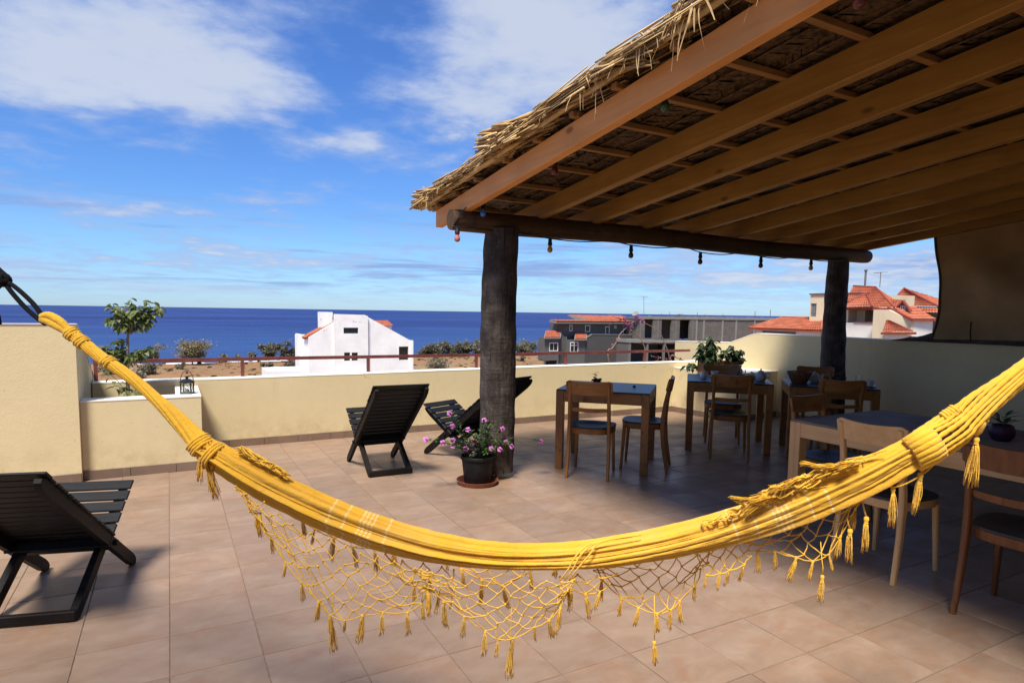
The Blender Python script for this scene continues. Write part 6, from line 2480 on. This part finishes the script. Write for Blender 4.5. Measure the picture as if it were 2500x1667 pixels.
    tag(tl.build('roof_tiles', 'roof_tile', pr, origin=o, recalc=False), kind='stuff')
    mb = MB()
    px(mb, 26.0, 28.2, GZ, .24, X - 2.7, .25, [(27.3, 27.95, GZ, -.22), (26.2, 27.0, GZ, -.22)])
    mb.build('porch_wall', 'white_house_trim', h, origin=o)
    # pipe and aerial
    c = MB().tube([(X + 2.6, 33.4, 3.6), (X + 2.6, 33.4, 5.4)], .085, 10)
    c.lathe([(.15, 5.40), (.15, 5.5), (.02, 5.56)], 10, (X + 2.6, 33.4, 0))
    c.build('flue_pipe', 'concrete', h, True, origin=o, angle=40)
    a = MB().tube([(X + 2.6, 32.1, 4.0), (X + 2.6, 32.1, 5.25)], .03, 6)
    a.tube([(X + 2.6, 31.5, 5.22), (X + 2.6, 32.7, 5.2)], .016, 5)
    for k in range(4):
        a.tube([(X + 2.3, 32.55 - k * .12, 5.2), (X + 2.9, 32.55 - k * .12, 5.2)], .012, 4)
    a.build('aerial', 'concrete', h, origin=o)
    # second house behind: pyramid roof
    o2 = V((63, 33, GZ))
    h2 = thing('villa_behind', o2, 'pyramid roofed house rising behind the cream villa at the curtain', 'house')
    MB().box((60, 31.2, GZ), (63.2, 35.2, 2.3)).build('wall', 'concrete', h2, origin=o2)
    E = [(59.4, 37.4, 2.9), (59.4, 29.4, 2.42), (67.6, 29.4, 2.42), (67.6, 37.4, 2.9)]
    E = [(59.6, 35.4, 2.55), (59.6, 31.0, 2.45), (63.5, 30.6, 2.45), (63.5, 35.4, 2.55)]
    ap = (61.0, 34.9, 4.18)
    rb = MB()
    rb.prism(E, (0, 0, -.15))
    r = rb.build('roof', 'roof_trim', h2, origin=o2)
    tl = MB()
    for a, b in ((0, 1), (1, 2), (3, 0)):
        tiled_slope(tl, E[a], E[b], ap, ap)
    tiled_slope(tl, (59.0, 34.0, 1.95), (59.0, 30.5, 1.90), (59.7, 30.9, 2.38), (59.7, 34.2, 2.42))
    tag(tl.build('roof_tiles', 'roof_tile', r, origin=o2, recalc=False), kind='stuff')
    rd = MB()
    for a in (E[0], E[1]):
        rd.tube([V(a) + V((0, 0, .06)), V(ap) + V((0, 0, .06))], .10, 6)
    rd.build('ridge_tiles', 'roof_trim', r, True, origin=o2)


cream_house()


# ------------------------------------------------------------------ trees and scrub on the plain
def scrub(name, x, y, h, w, label, mat, group, cat='tree', flat=False, n=900, trunk=.28, leaf=.14, gap=.5):
    b = V((x, y, GZ - .05))
    t = thing(name, b, label, cat, group)
    mb = MB()
    limbs = []
    nl = 7 if flat else 6
    for k in range(nl):
        a = 2 * math.pi * k / nl + random.uniform(-.4, .4)
        r = w * .5 * random.uniform(.35, .85)
        tip = V((math.cos(a) * r, math.sin(a) * r, h * (random.uniform(.72, .9) if flat else random.uniform(.5, .92))))
        mid = V((tip.x * .30, tip.y * .30, h * trunk * 1.3))
        pts = [V(p) for p in catmull([(0, 0, -.1), (random.uniform(-.05, .05), 0, h * trunk * .6), mid, tip], 10)]
        mb.tube(pts, [lerp(.045 * h / 2.5, .012, i / 9) for i in range(10)], 4)
        limbs.append(pts)
    mb.build('trunk', 'twig', t, True, False)
    cr = MB()
    # clumps along the limbs with holes between
    clumps = []
    for k in range(26 if h > 1.4 else 15):
        pts = random.choice(limbs)
        i = random.randint(5, 9)
        p = pts[i] + V((random.gauss(0, w * .09), random.gauss(0, w * .09), random.gauss(0, h * (.03 if flat else .07))))
        clumps.append((p, random.uniform(.10, .20) * w))
    for k in range(int(n * 1.7)):
        p, r = random.choice(clumps)
        q = p + V((random.gauss(0, r * .55), random.gauss(0, r * .55), random.gauss(0, r * (.28 if flat else .45))))
        if q.z < h * trunk * .6:
            continue
        s = leaf * random.uniform(.6, 1.3)
        u = V((random.gauss(0, 1), random.gauss(0, 1), random.gauss(0, .7))).normalized() * s
        v = u.orthogonal().normalized() * s * random.uniform(.35, .7)
        cr.add([q - u, q + v, q + u, q - v], [(0, 1, 2, 3)])
    cr.build('crown', mat, t, False, False)
    return t


def plain_trees():
    random.seed(91)
    g = 'scrub trees on the plain'
    b = 'low bushes on the plain'
    A, S, Dk = 'leaf_acacia', 'leaf_scrub', 'leaf_scrub_dark'
    scrub('acacia_tree', 2.9, 106.2, 3.3, 7.4, 'flat topped acacia with bare trunk near the surf', A, g, flat=True, n=3000, trunk=.38, leaf=.14)
    scrub('scrub_tree', -2.4, 111.0, 2.1, 2.4, 'pale thin tree just right of the young planter tree', S, g, n=700)
    scrub('scrub_tree', 7.0, 100.4, 2.05, 1.5, 'thin bare little tree beyond the lantern', S, g, n=160, trunk=.45)
    scrub('scrub_bush', 9.6, 109.5, 1.1, 1.8, 'small dark bush right of the thin bare tree', Dk, b, 'bush', n=400, trunk=.12)
    scrub('scrub_tree', 11.8, 110.0, 1.6, 1.6, 'small round tree in front of the white surf', Dk, g, n=500, trunk=.3)
    scrub('scrub_tree', 14.2, 109.9, 3.0, 3.3, 'dark tree, left one of the pair beside the white house', Dk, g, n=2200, trunk=.25, leaf=.16)
    scrub('scrub_tree', 17.0, 106.5, 3.3, 3.6, 'dark tree, right one of the pair beside the white house', Dk, g, n=2300, trunk=.2, leaf=.16)
    scrub('scrub_bush', 12.0, 93.8, 1.15, 2.0, 'dry bush under the left tree of the pair', S, b, 'bush', n=500, trunk=.1)
    scrub('scrub_bush', 14.8, 91.2, 1.35, 2.9, 'dry bush touching the white house annex', S, b, 'bush', n=700, trunk=.1)
    scrub('scrub_bush', 1.1, 95.9, 1.0, 1.5, 'small dry bush below the acacia', S, b, 'bush', n=350, trunk=.2)
    scrub('scrub_tree', -8.3, 108.5, 2.2, 3.4, 'hazy tree behind the left part of the planter tree', S, g, n=900)
    scrub('scrub_bush', -6.0, 91.6, 1.6, 4.2, 'broad dry bush behind the planter tree trunk', S, b, 'bush', n=1000, trunk=.1)
    scrub('scrub_bush', -2.6, 89.5, 1.5, 2.8, 'dark dry bush right of the planter tree trunk', Dk, b, 'bush', n=700, trunk=.15)
    scrub('scrub_bush', -3.6, 86.0, .9, 2.6, 'lowest dry bush above the planter rim', S, b, 'bush', n=450, trunk=.1)
    for x, y, h, w, l in ((42.2, 111, 1.8, 3.0, 'leftmost low tree of the dark row right of the white house'), (43.9, 110, 2.5, 3.2, 'second tree of the dark row right of the white house'), (46.3, 109.5, 2.8, 3.8, 'broad middle tree of the dark row'), (49.6, 110, 2.9, 3.2, 'fourth tree of the dark row'), (52.4, 109.5, 3.15, 3.7, 'tallest tree of the dark row, next to the front post'), (61.7, 108.0, 3.1, 4.4, 'dark tree alone right of the front post')):
        scrub('scrub_tree', x, y, h, w * 1.12, l, Dk, g, n=2600, trunk=.06, leaf=.17)
    scrub('scrub_bush', 33.6, 84.6, 2.0, 4.2, 'large see-through dry bush right of the white house', S, b, 'bush', n=800, trunk=.15)
    scrub('scrub_bush', 53.3, 94.6, 1.2, 1.9, 'small bush below the tree right of the post', S, b, 'bush', n=400, trunk=.1)
    scrub('scrub_bush', 27.6, 100.0, 1.5, 3.2, 'bush seen behind the right corner of the white house', Dk, b, 'bush', n=600, trunk=.1)
    t = scrub('scrub_tree', 88.0, 92.0, 9.2, 6.0, 'round dark treetop showing over the block building', Dk, g, n=1600, trunk=.5, leaf=.2)


plain_trees()
